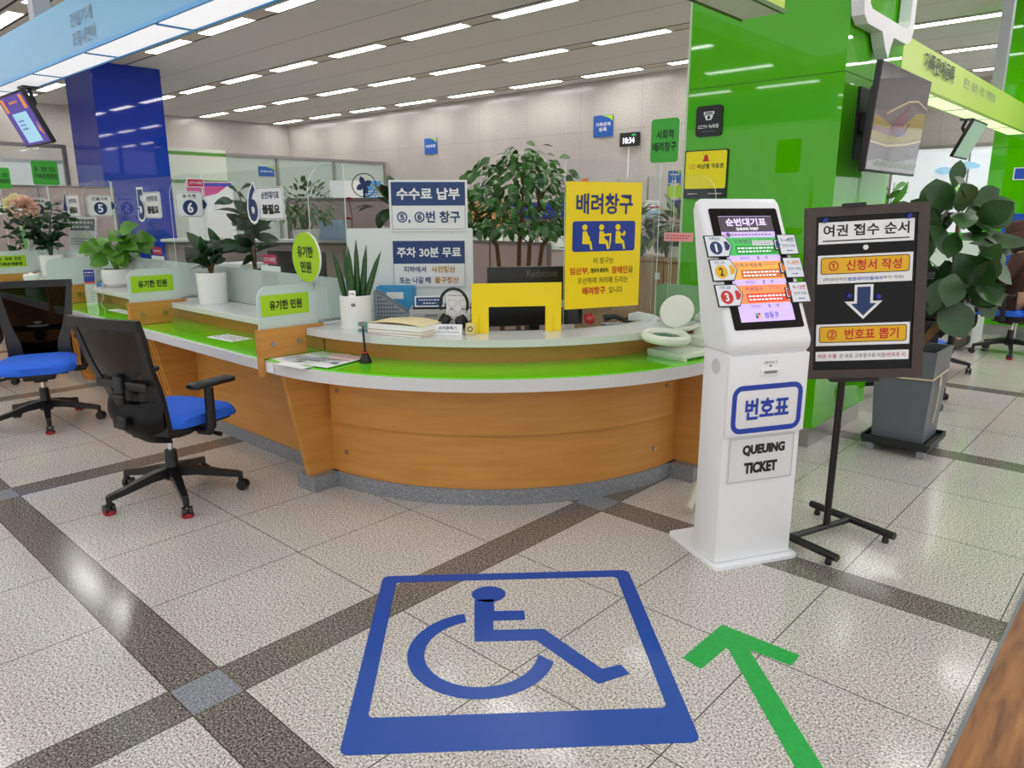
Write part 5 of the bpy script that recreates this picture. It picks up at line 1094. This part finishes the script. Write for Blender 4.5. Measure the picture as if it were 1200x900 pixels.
# planter troughs on a low cabinet row
t = T('low_cabinet', 'low grey cabinet row behind the tree with planters on it', 'cabinet', (-6.9, 8.0, 0)); B().b2((-1.7, -.2, 0), (1.5, .2, .985)).done('body', mat('warm_grey_laminate', (164, 152, 146), .6), t, 0); B().b2((-1.72, -.22, .985), (1.52, .22, 1.0)).done('top', OFFW, t, 0)
for k in range(4):
    dd = B().b2((-1.68+k*.8, -.212, .04), (-1.68+k*.8+.78, -.2, .95)).done('door', mat('warm_grey_door', (172, 160, 154), .6), t, 0); B().box((-1.68+k*.8+.7, -.222, .7), (.012, .018, .12)).done('handle', STEEL, dd, 0)
for k, (x, w_, lab) in enumerate(((-8.05, .85, 'white planter trough with trailing plants, left behind the tree'), (-7.2, .42, 'short white planter trough, middle behind the tree'), (-6.45, .6, 'white planter trough left of the yellow priority sign'))):
    t = T('planter_trough', lab, 'planter', (x, 8.0, 1.001)); b = B(); b.ring(rrect(w_, .2, .01), rrect(w_-.02, .18, .008), (0, 0, .16), (1, 0, 0), (0, 1, 0), .15); b.b2((-w_/2+.005, -.095, 0), (w_/2-.005, .095, .012)); b.done('trough', WHTP, t, 0); B().b2((-w_/2+.015, -.085, .012), (w_/2-.015, .085, .13)).done('soil', SOIL, t, 0)
    f = B(); rr = random.Random(60+k)
    for q in range(int(150*w_)):
        p = Vector((rr.uniform(-w_/2, w_/2), rr.uniform(-.1, .08), .14+rr.uniform(0, .2))); drop = rr.random() < .25
        if drop: p = Vector((rr.uniform(-w_/2, w_/2), -.12, rr.uniform(-.05, .14)))
        a = rr.uniform(0, 2*PI); f.leaf(p, (math.cos(a), math.sin(a), rr.uniform(-.3, .8)), (0, 0, 1), rr.uniform(.07, .12), rr.uniform(.05, .07), .3, .2, .4, 4)
    f.done('foliage', mat('trailing_leaf', (118, 164, 70), .4, noise=.35, nscale=9), t, 60)
# wooden cabinet at the right
t = T('wood_cabinet', 'light wooden cabinet behind the yellow priority sign, plants on top', 'cabinet', (-3.55, 5.95, 0)); LW = wood_mat('pale_oak_veneer', (176, 140, 104), (200, 164, 126), (6, 6, 1)); B().b2((-.85, -.25, 0), (.65, .25, 1.06)).done('body', LW, t, 0); B().b2((-.87, -.27, 1.06), (.67, .27, 1.085)).done('top', LW, t, 0)
for k in range(3): 
    dd = B().b2((-.84+k*.49, -.262, .05), (-.84+k*.49+.48, -.25, 1.04)).done('door', LW, t, 0); p = B().b2((-.84+k*.49+.4, -.266, .78 if k == 2 else .9), (-.84+k*.49+.45, -.262, .96)).done('notice_tag', WHITE, dd, 0)
for k, (x, ln, lab, lm) in enumerate(((-3.95, .2, 'pale trailing plant on the wooden cabinet, right of the yellow sign', mat('grey_green_leaf', (120, 146, 112), .45, noise=.3, nscale=8)), (-3.42, .24, 'croton plant with yellow-green leaves on the wooden cabinet', mat('croton_leaf', (110, 130, 58), .35, noise=.5, nscale=7)))): bush(lab, (x, 5.95, 1.086), .27, .2, .16, 120, .16, 70+k, lm, None, .1, 'cabinet_plant')
# lockers and papers along the back wall
for k in range(4):
    t = T('office_locker', 'tall beige locker against the granite back wall', 'cabinet', (-8.0+k*.62, 11.36, 0), 0, 'beige lockers by the back wall'); LB = mat('locker_beige', (198, 192, 186), .5); B().b2((-.3, -.22, 0), (.3, .22, 2.05)).done('body', LB, t, 0); dd = B().b2((-.29, -.232, .04), (.29, -.22, 2.02)).done('door', LB, t, 0); B().box((.22, -.245, 1.05), (.02, .025, .14)).done('handle', STEEL, dd, 0)
t = T('wall_poster', 'small white poster with red and blue bands on a locker', 'poster', (-6.95, 11.12, 1.37)); p = B().b2((-.14, -.004, 0), (.14, 0, .29)).done('sheet', WHITE, t, 0); x_ = TX((0, -.004, .145), (1, 0, 0), (0, 0, 1), .002); x_.rect(0, .03, .27, .03, PINKR); x_.rect(0, -.08, .27, .12, mat('sky_print', (150, 196, 232), .4)); x_.lines(0, .09, .2, .05, GREYT, 2, 2, 4); x_.done('print', p)
t = T('green_partition', 'lime and navy banded partition beside the green column', 'partition', (-5.0, 9.0, 0)); B().b2((-.38, -.02, .05), (.1, .02, 1.45)).done('base_panel', PART, t, 0); B().b2((-.38, -.022, 1.45), (.1, .022, 1.63)).done('navy_band', NAVY, t, 0); B().b2((-.38, -.022, 1.66), (.1, .022, 1.82)).done('lime_band', LIME, t, 0)
for s in (-.39, .1): B().b2((s, -.02, 0), (s+.015, .02, 1.84)).done('post', RAIL, t, 0)
def blue_sign(label, loc, w_, h_, l1, l2=None, ang=0):
    t = T('office_sign', label, 'sign', loc, ang); p = B().prism(rrect(w_, h_, .01), (0, -.012, 0), (1, 0, 0), (0, 0, 1), .01).done('plate', mat('blue_office_sign', (30, 92, 180), .35), t, 0)
    x_ = TX((0, -.012, 0), (1, 0, 0), (0, 0, 1), .002); x_.poly([(-.05*w_, h_*.48), (w_*.48, h_*.48), (w_*.48, h_*.2), (w_*.3, h_*.36)], LIME); x_.t(l1, 0, .03 if l2 else 0, w_*.75, h_*.18, WHITE, .02, 2)
    if l2: x_.t(l2, 0, -.06, w_*.4, h_*.18, WHITE, .02, 2)
    x_.done('lettering', p)
blue_sign('small blue department sign high on the back wall, left one', (-13.14, 11.59, 2.92), .42, .34, '민원행정'); blue_sign('small blue department sign high on the back wall, left of the clock', (-8.36, 11.59, 3.0), .44, .38, '가족관계', '등록')
blue_sign('blue department sign hanging on the banded partition beside the green column', (-5.28, 8.97, 1.93), .19, .16, '가족관계', '등록'); blue_sign('blue hanging sign at the glass partition, above the bushy plant', (-14.742, 8.36, 2.31), .36, .2, '민원여권', None, math.radians(90))
t = T('wall_clock', 'black digital wall clock on the granite back wall', 'clock', (-7.76, 11.59, 2.73)); p = B().prism(rrect(.4, .23, .01), (0, -.05, 0), (1, 0, 0), (0, 0, 1), .048).done('case', BLKP, t, 0); x_ = TX((0, -.05, 0), (1, 0, 0), (0, 0, 1), .002); x_.t('10:34', 0, -.02, .24, .1, mat('led_white', (250, 250, 255), .3, emit=2), .01); x_.t('AM', .1, .07, .08, .03, mat('led_green', (60, 220, 120), .3, emit=1.5), .0); x_.done('digits', p)
t = T('cable_duct', 'white cable duct running down from the digital clock', 'cable duct', (-7.78, 11.59, 2.61)); B().b2((-.012, -.02, -.62), (.012, 0, 0)).b2((-.9, -.02, -.64), (.012, 0, -.615)).done('duct', WHTP, t, 0)
t = T('alarm_box', 'small orange box at the end of the white cable duct', 'box', (-8.74, 11.59, 2.0)); B().box((0, -.03, 0), (.1, .06, .17), 0, .008).done('body', mat('orange_plastic', (222, 120, 40), .4), t, 40)
# glass partitions in front of the left wall
GLP = acrylic('pale_glass_partition', (230, 240, 236), diffuse=.62, gloss=0, drgb=(226, 236, 230)); ALU = mat('aluminium_frame', (150, 146, 142), .4, .3); BLIND = mat('white_blind_added_glow', (232, 236, 232), .7, emit=.22)  # blinds get an added glow of their own to look brighter
def glass_wall(label, y0, y1, h, n, blind=None):
    t = T('glass_partition', label, 'glass partition', (-14.75, (y0+y1)/2, 0)); L_ = y1-y0
    for k in range(n): B().b2((-.006, -L_/2+L_*k/n+.03, .06), (.006, -L_/2+L_*(k+1)/n-.03, h-.06)).done('glass_pane', CLEAR if blind else GLP, t, 0)
    for k in range(n+1): B().b2((-.035, -L_/2+L_*k/n-.03, 0), (.035, -L_/2+L_*k/n+.03, h-.06)).done('mullion', ALU, t, 0)
    B().b2((-.04, -L_/2-.03, h-.06), (.04, L_/2+.03, h)).done('head_rail', ALU, t, 0)
    if blind:
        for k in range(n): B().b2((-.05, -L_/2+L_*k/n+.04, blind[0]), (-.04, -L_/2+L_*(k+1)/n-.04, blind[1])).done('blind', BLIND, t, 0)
        B().b2((-.09, -L_/2, blind[1]), (-.02, L_/2, blind[1]+.06)).done('blind_box', OFFW, t, 0)
    return t
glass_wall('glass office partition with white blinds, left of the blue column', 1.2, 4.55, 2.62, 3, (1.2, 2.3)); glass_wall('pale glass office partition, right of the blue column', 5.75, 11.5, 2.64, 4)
t = T('green_stripe_board', 'pale board with two thin green bands right of the blue column', 'board', (-13.9, 6.55, 0)); B().b2((-.02, -.75, 0), (.02, .5, 2.62)).done('board', mat('pale_board', (222, 228, 212), .6), t, 0)
for z in (2.5, 2.0): B().b2((.02, -.75, z), (.026, .5, z+.06)).done('green_band', mat('green_band', (90, 150, 60), .5), t, 0)
t = T('wall_poster', 'white and magenta poster behind the tall rubber plant', 'poster', (-10.4, 5.0, 1.1), math.radians(60)); p = B().prism(rrect(.62, .8, .005, 3, 0, .4), (0, -.01, 0), (1, 0, 0), (0, 0, 1), .01).done('sheet', WHITE, t, 0); x_ = TX((0, -.01, .4), (1, 0, 0), (0, 0, 1), .002); x_.poly([(-.3, .39), (.3, .39), (.1, .24), (-.3, .14)], mat('magenta_print', (220, 70, 150), .5)); x_.rect(.05, .36, .5, .04, BLUE, 2); x_.done('print', p); B().b2((-.3, .0, -1.1), (.3, .03, .02)).done('stand', PART, t, 0)
t = T('wall_poster', 'white poster with a blue side band, right of the bushy plant', 'poster', (-8.6, 6.2, 1.35), math.radians(50)); p = B().prism(rrect(.7, .55, .005, 3, 0, .275), (0, -.01, 0), (1, 0, 0), (0, 0, 1), .01).done('sheet', WHITE, t, 0); x_ = TX((0, -.01, .275), (1, 0, 0), (0, 0, 1), .002); x_.rect(.22, .0, .25, .54, mat('poster_blue', (90, 160, 220), .5)); x_.lines(.22, .1, .18, .1, WHITE, 3, 2, 3); x_.done('print', p); B().b2((-.33, .0, -1.35), (.33, .03, .02)).done('stand', PART, t, 0)
bush('large bushy plant behind the big navy six sign', (-5.62, 3.52, 1.246), .3, .3, .2, 420, .055, 80, LEAFM, None, .1)
bush('broad-leaved plant left of the white sign board', (-5.2, 4.15, 1.246), .2, .2, .14, 26, .22, 81, LEAFD, None, .12, 'leafy_plant')
t = T('box_stack', 'pale blue box on the partition ledge, lower one', 'box', (-5.72, 3.86, 1.246), math.radians(33)); B().box((0, 0, .045), (.24, .12, .09), 0, .004).done('carton', mat('pale_blue_carton', (170, 196, 226), .5), t, 40)
t = T('box_stack', 'pale blue box on the partition ledge, upper one', 'box', (-5.73, 3.86, 1.337), math.radians(28)); B().box((0, 0, .04), (.2, .12, .08), 0, .004).done('carton', MATS['pale_blue_carton'], t, 40)
t = T('desk_fan', 'small round desk fan behind the mauve partition', 'fan', (-6.05, 4.46, 1.62)); b = B(); b.tube([(.11*math.cos(2*PI*k/24), .06*math.cos(2*PI*k/24), .12+.11*math.sin(2*PI*k/24)) for k in range(24)], .005, 6, closed=True); b.done('guard', BLKP, t); b = B(); b.cyl((0, 0, 0), (0, 0, .1), .01); b.done('post', BLKP, t); b = B()
for k in range(4):
    a = k*PI/2+.4; b.leaf((0, 0, .12), (math.cos(a)*.88, math.cos(a)*.45, math.sin(a)), (.45, -.9, 0), .09, .06, 0, .1, .6)
b.done('blade', NAVY, t, 60)
t = T('flower_stem', 'red artificial flowers on a thin stem before the mauve partition', 'flowers', (-5.62, 3.98, 1.246)); B().tube([(0, 0, 0), (.01, .01, .2), (-.01, .0, .34)], .005, 6).done('stem', BARK, t)
for x, z in ((-.01, .35), (.03, .02), (-.03, .18)):
    f = B(); rr = random.Random(int(z*100))
    for q in range(16):
        a = q*2.4; f.leaf((x, 0, z), (math.cos(a), math.sin(a), rr.uniform(-.2, .8)), (0, 0, 1), .045, .035, .2, .3, .7, 3)
    f.done('flower', RED, t, 60)
# monitors and notices behind the left screens
def monitor(label, loc, rz, w_=.56, h_=.34):
    t = T('monitor', label, 'monitor', loc, rz); b = B(); b.box((0, 0, .32), (w_, .03, h_), 0, .006); b.box((0, .03, .32), (w_*.55, .04, h_*.6), 0, .015); b.done('casing', BLKP, t, 40); b = B(); b.box((0, .04, .12), (.06, .04, .22), 0, .006); b.box((0, .03, .008), (.24, .18, .015), 0, .006); b.done('stand', BLKP, t, 40); return t
monitor('black monitor back behind the round lime sign', (-4.72, 2.86, .731), math.radians(12)); monitor('dark monitor behind the front screen before the blue column', (-6.15, 2.85, .731), math.radians(8), .5, .3); monitor('dark monitor behind the left zz plant', (-7.9, 2.9, .731), 0, .5, .3)
for x, z0, lab, head in ((-4.38, .995, 'white notice card with crimson camera strip, left of the round lime sign', 0), (-6.12, .99, 'white notice with red heading below the big navy five', 1)):
    t = T('notice_card', lab, 'notice', (x, 2.462, z0)); p = B().prism(rrect(.24, .16, .004, 3, 0, .08), (0, 0, 0), (1, 0, 0), (0, 0, 1), .002).done('card', WHITE, t, 0); x_ = TX((0, 0, .08), (1, 0, 0), (0, 0, 1)); x_.lines(0, .035, .2, .02, GREYT, 1, 1, 2); x_.lines(0, 0, .17, .045, RED, 2, 1, 3); x_.lines(0, -.05, .12, .02, GREYT, 1, 1, 4); x_.done('print', p)
    p = B().prism(rrect(.17, .06, .003, 3, 0, .2), (0, 0, 0), (1, 0, 0), (0, 0, 1), .002).done('crimson_strip', PINKR, t, 0); x_ = TX((0, 0, .2), (1, 0, 0), (0, 0, 1)); x_.t('CCTV 녹화중', 0, 0, .14, .03, WHITE, .01) if not head else x_.lines(0, 0, .14, .03, WHITE, 1, 1, 4); x_.done('lettering', p)
t = T('notice_stand', 'tilted white notice with dark heading, behind the big blue four', 'notice', (-8.45, 2.62, .731), math.radians(20)); p = B().prism(rrect(.4, .44, .005, 3, 0, .5), (0, -.02, 0), (1, 0, 0), (0, .15, 1), .006).done('sheet', WHITE, t, 0); x_ = TX((0, -.02, .0), (1, 0, 0), (0, .15, 1)); x_.rect(0, .64, .36, .12, GREYT); x_.lines(0, .64, .3, .09, WHITE, 2, 2, 1); x_.lines(0, .47, .32, .08, GREYT, 3, 1, 2); x_.done('print', p); B().b2((-.05, .0, 0), (.05, .12, .32)).done('stand', GRYP, t, 0)
t = T('paper_tray', 'black and white paper tray left of the black monitor', 'tray', (-5.5, 2.85, .731), math.radians(10)); 
for z in (.0, .16, .32): B().b2((-.17, -.13, z), (.17, .13, z+.012)).done('shelf', BLKP, t, 0)
for x in (-.165, .165): B().b2((x-.005, -.13, 0), (x+.005, .13, .33)).done('side', BLKP, t, 0)
B().b2((-.16, -.135, .333), (.16, .12, .372)).done('papers', PAP, t, 0)

# ---------------------------------------------------------------- hanging monitors
def hang_mon(label, loc, rz, tilt_, arm, purple):
    t = T('hanging_monitor', label, 'monitor', loc, rz); Mx = Matrix.Rotation(math.radians(tilt_), 4, 'X'); b = B(); b.box((0, .012, 0), (.58, .03, .36), 0, .005, Mx); b.done('casing', BLKP, t, 40)
    O_ = Mx @ Vector((0, -.0035, 0)); V_ = Mx.to_3x3() @ Vector((0, 0, 1))
    if purple:
        p = B().prism(rrect(.55, .33, .002), O_, (1, 0, 0), V_, .001).done('screen', mat('purple_screen', (70, 50, 150), .15, emit=.5), t, 0); x_ = TX(O_, (1, 0, 0), V_, .001); SOR = mat('screen_amber', (226, 140, 60), .3, emit=.4)
        x_.rect(-.01, -.05, .32, .2, mat('screen_pale_blue', (150, 196, 222), .3, emit=.6)); x_.rect(-.22, .11, .07, .09, SOR); x_.rect(.2, .11, .07, .09, SOR); x_.lines(0, .12, .18, .04, SOR, 1, 2, 2); x_.lines(-.06, -.03, .12, .08, BLUE, 3, 2, 3); x_.poly([(.2, -.08), (.24, -.02), (.25, -.12)], SOR); x_.done('picture', p)
    else: B().prism(rrect(.55, .33, .002), O_, (1, 0, 0), V_, .001).done('screen', mat('pale_screen', (170, 190, 184), .1, emit=.25), t, 0)
    b = B(); b.tube([(0, .04, .05), (0, .08, .12), (0, .05, arm)], [.02, .016, .012], 8); b.box((0, .05, arm-.01), (.12, .1, .012)); b.done('bracket', BLKP, t, 40)
hang_mon('small purple monitor tilted under the sky blue canopy sign', (-6.1, 1.66, 2.115), 0, 24, .224, True); hang_mon('small pale monitor tilted under the lime canopy sign', (-1.74, 8.35, 2.14), math.radians(90), 24, .197, False)

# ---------------------------------------------------------------- right background: frosted window wall, far counter, person
S(B().b2((-4.6, 15.93, .2), (4.6, 15.97, 2.6)).done('window_1', mat('frosted_bright_window', (226, 232, 238), .4, emit=.42), smooth=0))
b = B()
for k in range(7): b.b2((-4.6+k*1.3, 15.905, .2), (-4.575+k*1.3, 15.93, 2.6))
b.b2((-4.6, 15.9, 2.6), (4.6, 15.97, 2.66)); S(b.done('trim_3', ALU, smooth=0))
SKYC = mat('cloud_blue_film', (168, 216, 244), .5, emit=.3); GRNC = mat('leaf_green_film', (160, 216, 140), .5, emit=.3); YLF = mat('leaf_yellow_film', (206, 214, 70), .5)  # blue and green films carry an added glow in place of backlight
for k, (x, z, w_, h_, mm, lab) in enumerate(((-3.68, 2.2, .3, .14, SKYC, 'left pale blue cloud sticker on the frosted window'), (-3.3, 2.28, .32, .13, SKYC, 'right pale blue cloud sticker on the frosted window'), (-3.55, 1.78, .42, .4, GRNC, 'round green tree sticker behind the fig leaves'), (-4.0, 1.5, .4, .3, GRNC, 'green hill sticker low on the frosted window'), (-2.5, 1.5, .6, .3, GRNC, 'green hill sticker at the right end of the window'))):
    b = B(); b.prism(circ(w_/2, 20, 0, 0, h_/2), (0, 0, 0), (1, 0, 0), (0, 0, 1), .002); b.prism(circ(w_*.3, 20, w_*.35, -h_*.12, h_*.32), (0, .0004, 0), (1, 0, 0), (0, 0, 1), .002); o = b.done('window_sticker', mm, None, 0); o.location = (x, 15.9, z); tag(o, lab, 'sticker')
t = T('service_counter', 'far pale green counter behind the fig plant', 'counter', (-2.6, 9.75, 0)); B().b2((-1.0, -.3, 0), (.9, .3, .72)).done('body', OFFW, t, 0); B().b2((-1.05, -.4, .72), (.95, .35, .76)).done('desk_top', STONE, t, 0); B().b2((-1.0, .1, .78), (.95, .112, 1.15)).done('frosted_panel', mat('mint_panel', (214, 232, 220), .4), t, 0); B().b2((-1.0, .1, 1.15), (.95, .112, 1.24)).done('green_band', SIGNG, t, 0)
t = T('window_number_sign', 'far white board with red circled ten', 'sign', (-1.79, 9.82, 1.53)); p = B().prism(rrect(.22, .18, .03), (0, 0, 0), (1, 0, 0), (0, 0, 1), .006).done('board', WHTP, t, 0); x_ = TX((0, 0, 0), (1, 0, 0), (0, 0, 1), .002); x_.poly(circ(.055, 28, 0, -.02), RED); x_.poly(circ(.047, 28, 0, -.02), WHITE, 2); x_.t('10', 0, -.02, .055, .06, RED, .02, 3); x_.t('여권접수', 0, .06, .12, .024, RED, .0, 2); x_.done('lettering', p); B().b2((-.012, .001, -.38), (.012, .006, -.08)).done('post', CLEAR, t, 0)
t = T('banner_stand', 'blue notice board beside the seated person, before the far green column', 'notice', (-1.42, 10.28, 0)); p = B().b2((-.28, -.01, .85), (.3, .01, 1.45)).done('board', BLUE, t, 0); x_ = TX((0, -.01, 1.2), (1, 0, 0), (0, 0, 1), .002); x_.lines(0, .12, .4, .12, WHITE, 2, 1, 3); x_.done('print', p); b = B(); b.tube([(0, .03, .0), (0, .03, .9)], .015, 8); b.lathe([(0, 0), (.15, 0), (.15, .015), (0, .02)], (0, .03, 0)); b.done('stand', STEEL, t)
t = T('wall_plate', 'small blue and white plate on the far green column', 'sign', (-1.57, 10.498, 1.9)); p = B().b2((-.13, -.012, -.07), (.15, 0, .07)).done('plate', WHTP, t, 0); x_ = TX((0, -.012, 0), (1, 0, 0), (0, 0, 1), .002); x_.rect(-.06, 0, .11, .12, BLUE); x_.lines(.07, 0, .1, .06, PINKR, 2, 1, 3); x_.done('print', p)
rubber('slim green plant under the television, at the green column', (-2.2, 7.3, 0), mat('dark_grey_pot', (92, 94, 98), .5), .16, .3, 1.35, 60, .2, 91, .22, mat('fresh_leaf', (70, 150, 30), .4, noise=.3, nscale=9), 4, 'floor_plant')

def skin_body(name, m, verts, edges, radii, parent, root=0, sub=2):
    me = bpy.data.meshes.new(name); me.from_pydata(verts, edges, []); o = bpy.data.objects.new(name, me); COL.objects.link(o)
    md = o.modifiers.new('s', 'SKIN'); md.use_smooth_shade = True; sk = me.skin_vertices[0] if me.skin_vertices else None
    if sk is None:
        bpy.context.view_layer.objects.active = o
    lay = me.skin_vertices[0].data
    for i, r in enumerate(radii):
        lay[i].radius = (r, r) if isinstance(r, (int, float)) else r; lay[i].use_root = (i == root)
    sb = o.modifiers.new('u', 'SUBSURF'); sb.levels = sub; sb.render_levels = sub
    bpy.context.view_layer.update(); dg = bpy.context.evaluated_depsgraph_get(); nm = bpy.data.meshes.new_from_object(o.evaluated_get(dg)); bpy.data.objects.remove(o)
    nm.materials.clear(); nm.materials.append(m)
    for p in nm.polygons: p.use_smooth = True
    q = bpy.data.objects.new(name, nm); COL.objects.link(q); q.parent = parent; return q
SKIN = mat('skin', (206, 158, 128), .55); BRN = mat('brown_knit', (70, 44, 34), .9, noise=.15, nscale=90); BRN2 = mat('brown_skirt', (62, 40, 32), .9, noise=.12, nscale=60); SHOE = mat('olive_shoe', (84, 80, 66), .7)
pt = T('person', 'seated person in brown hat, brown dress and face mask, leaning over a phone', 'person', (-1.3, 9.2, 0))
# local: facing -x
V = []; E = []; R = []
def add(p, r, link=None):
    V.append(p); R.append(r); i = len(V)-1
    if link is not None: E.append((link, i))
    return i
pel = add((.04, 0, .53), (.13, .16)); sp1 = add((.06, 0, .68), (.115, .145), pel); sp2 = add((.03, 0, .85), (.115, .155), sp1); sp3 = add((-.01, 0, .99), (.1, .15), sp2); nk = add((-.035, 0, 1.075), .052, sp3); hd0 = add((-.06, 0, 1.13), .06, nk); hd = add((-.075, 0, 1.20), (.092, .08), hd0); hd2 = add((-.08, 0, 1.275), (.085, .075), hd)
for s in (-1, 1):
    sh = add((.0, s*.15, 1.0), .06, sp3); el = add((-.1, s*.2, .78), .043, sh); wr = add((-.32, s*.09, .80), .027, el); pm = add((-.375, s*.065, .805), (.034, .018), wr)
    for q, (dy, L_) in enumerate(((-.026, .05), (-.009, .06), (.009, .056), (.026, .045))):
        f1 = add((-.41, s*.065+dy*1.0, .808), .0085, pm); f2 = add((-.41-L_*.5, s*.06+dy, .795), .0078, f1); add((-.41-L_*.8, s*.055+dy, .775), .0068, f2)
    th = add((-.36, s*.028, .82), .009, pm); add((-.395, s*.02, .828), .008, th)
    hp = add((.0, s*.1, .52), .095, pel); kn = add((-.42, s*.1, .52), .066, hp); an = add((-.44, s*.09, .1), .04, kn); add((-.56, s*.09, .045), .034, an)
body = skin_body('body', SKIN, V, E, R, pt, 0)
# face: nose, ears, eyes
b = B(); b.lathe([(0, -.012), (.011, -.004), (.009, .012), (0, .03)], (-.168, 0, 1.205), 10); b.done('nose', SKIN, body)
for s in (-1, 1): B().lathe([(0, -.028), (.012, -.012), (.014, .012), (0, .03)], (-.06, s*.082, 1.21), 10).done('ear', SKIN, body)
for s in (-1, 1): B().lathe([(0, -.006), (.009, 0), (0, .006)], (-.157, s*.032, 1.228), 10).done('eye', BLACK, body)
b = B(); rows = []
for i in range(6):
    row = []
    for j in range(9):
        a = math.radians(-80+160*j/8); z = 1.13+.085*i/5; row.append(b.v((-.075-(.1+.012*math.sin(PI*i/5))*math.cos(a), .088*math.sin(a), z)))
    rows.append(row)
for A, C in zip(rows, rows[1:]):
    for j in range(8): b.face([A[j], A[j+1], C[j+1], C[j]])
bmesh.ops.solidify(b.bm, geom=b.bm.faces[:], thickness=.003); b.done('face_mask', WHITE, pt)
b = B(); b.lathe([(.165, -.06), (.15, -.02), (.112, .02), (.108, .07), (.085, .115), (.04, .135), (0, .138), (0, .13), (.1, .06), (.105, .015), (.155, -.055), (.165, -.06)], n=32, M=Matrix.Translation((-.07, 0, 1.255)) @ Matrix.Rotation(math.radians(-12), 4, 'Y')); b.done('bucket_hat', BRN, pt)
b = B(); b.lathe([(.07, 1.06), (.1, 1.12), (.1, 1.22), (.085, 1.27)], (-.045, 0, 0), 20); b.done('hair', mat('dark_hair', (34, 26, 22), .6), pt)
# clothing: knitted top with sleeves, long skirt, shoes
V = []; E = []; R = []
a0 = add((.04, 0, .5), (.15, .185)); a1 = add((.06, 0, .68), (.135, .165), a0); a2 = add((.03, 0, .85), (.135, .175), a1); a3 = add((-.01, 0, 1.0), (.112, .165), a2); add((-.03, 0, 1.06), .072, a3)
for s in (-1, 1):
    sh = add((.0, s*.155, 1.005), .076, a3); el = add((-.1, s*.205, .78), .06, sh); add((-.29, s*.105, .80), .045, el)
skin_body('knit_top', BRN, V, E, R, pt, 0)
V = []; E = []; R = []
a0 = add((.05, 0, .53), (.15, .19)); 
for s in (-1, 1):
    hp = add((-.05, s*.1, .53), .118, a0); kn = add((-.42, s*.1, .52), .098, hp); add((-.44, s*.09, .2), .12, kn)
skin_body('long_skirt', BRN2, V, E, R, pt, 0)
for s in (-1, 1):
    V = []; E = []; R = []
    a0 = add((-.42, s*.09, .075), .052); a1 = add((-.5, s*.09, .05), .05, a0); add((-.585, s*.09, .04), .042, a1); a4 = add((-.42, s*.09, .16), .05, a0); add((-.39, s*.09, .05), .045, a0); skin_body('shoe', SHOE, V, E, R, pt, 0)
t = T('mobile_phone', 'dark phone with light screen held by the person in brown', 'phone', (-1.76, 9.2, .825), 0); B().box((0, 0, 0), (.07, .075, .008), 0, .003).done('case', BLKP, t, 0); B().b2((-.03, -.033, .0042), (.03, .033, .005)).done('screen', mat('phone_screen', (200, 210, 220), .2, emit=.3), t, 0)
# cable cover on the floor at the counter's right end
t = T('cable_cover', 'beige cable cover standing between the counter and the kiosk', 'cable cover', (-1.66, 3.2, 0)); b = B(); b.tube([(-.12, .3, .02), (-.1, .28, .11), (-.07, .14, .13), (-.05, .05, .03)], .004, 6); b.tube([(-.13, .3, .02), (-.09, .3, .12), (-.06, .16, .12)], .004, 6); b.done('white_cable', WHTP, t); b = B(); b.tube([(-.06, .13, .13), (-.02, -.06, .03)], .019, 12); b.done('sleeve', mat('beige_plastic', (206, 204, 184), .5), t)
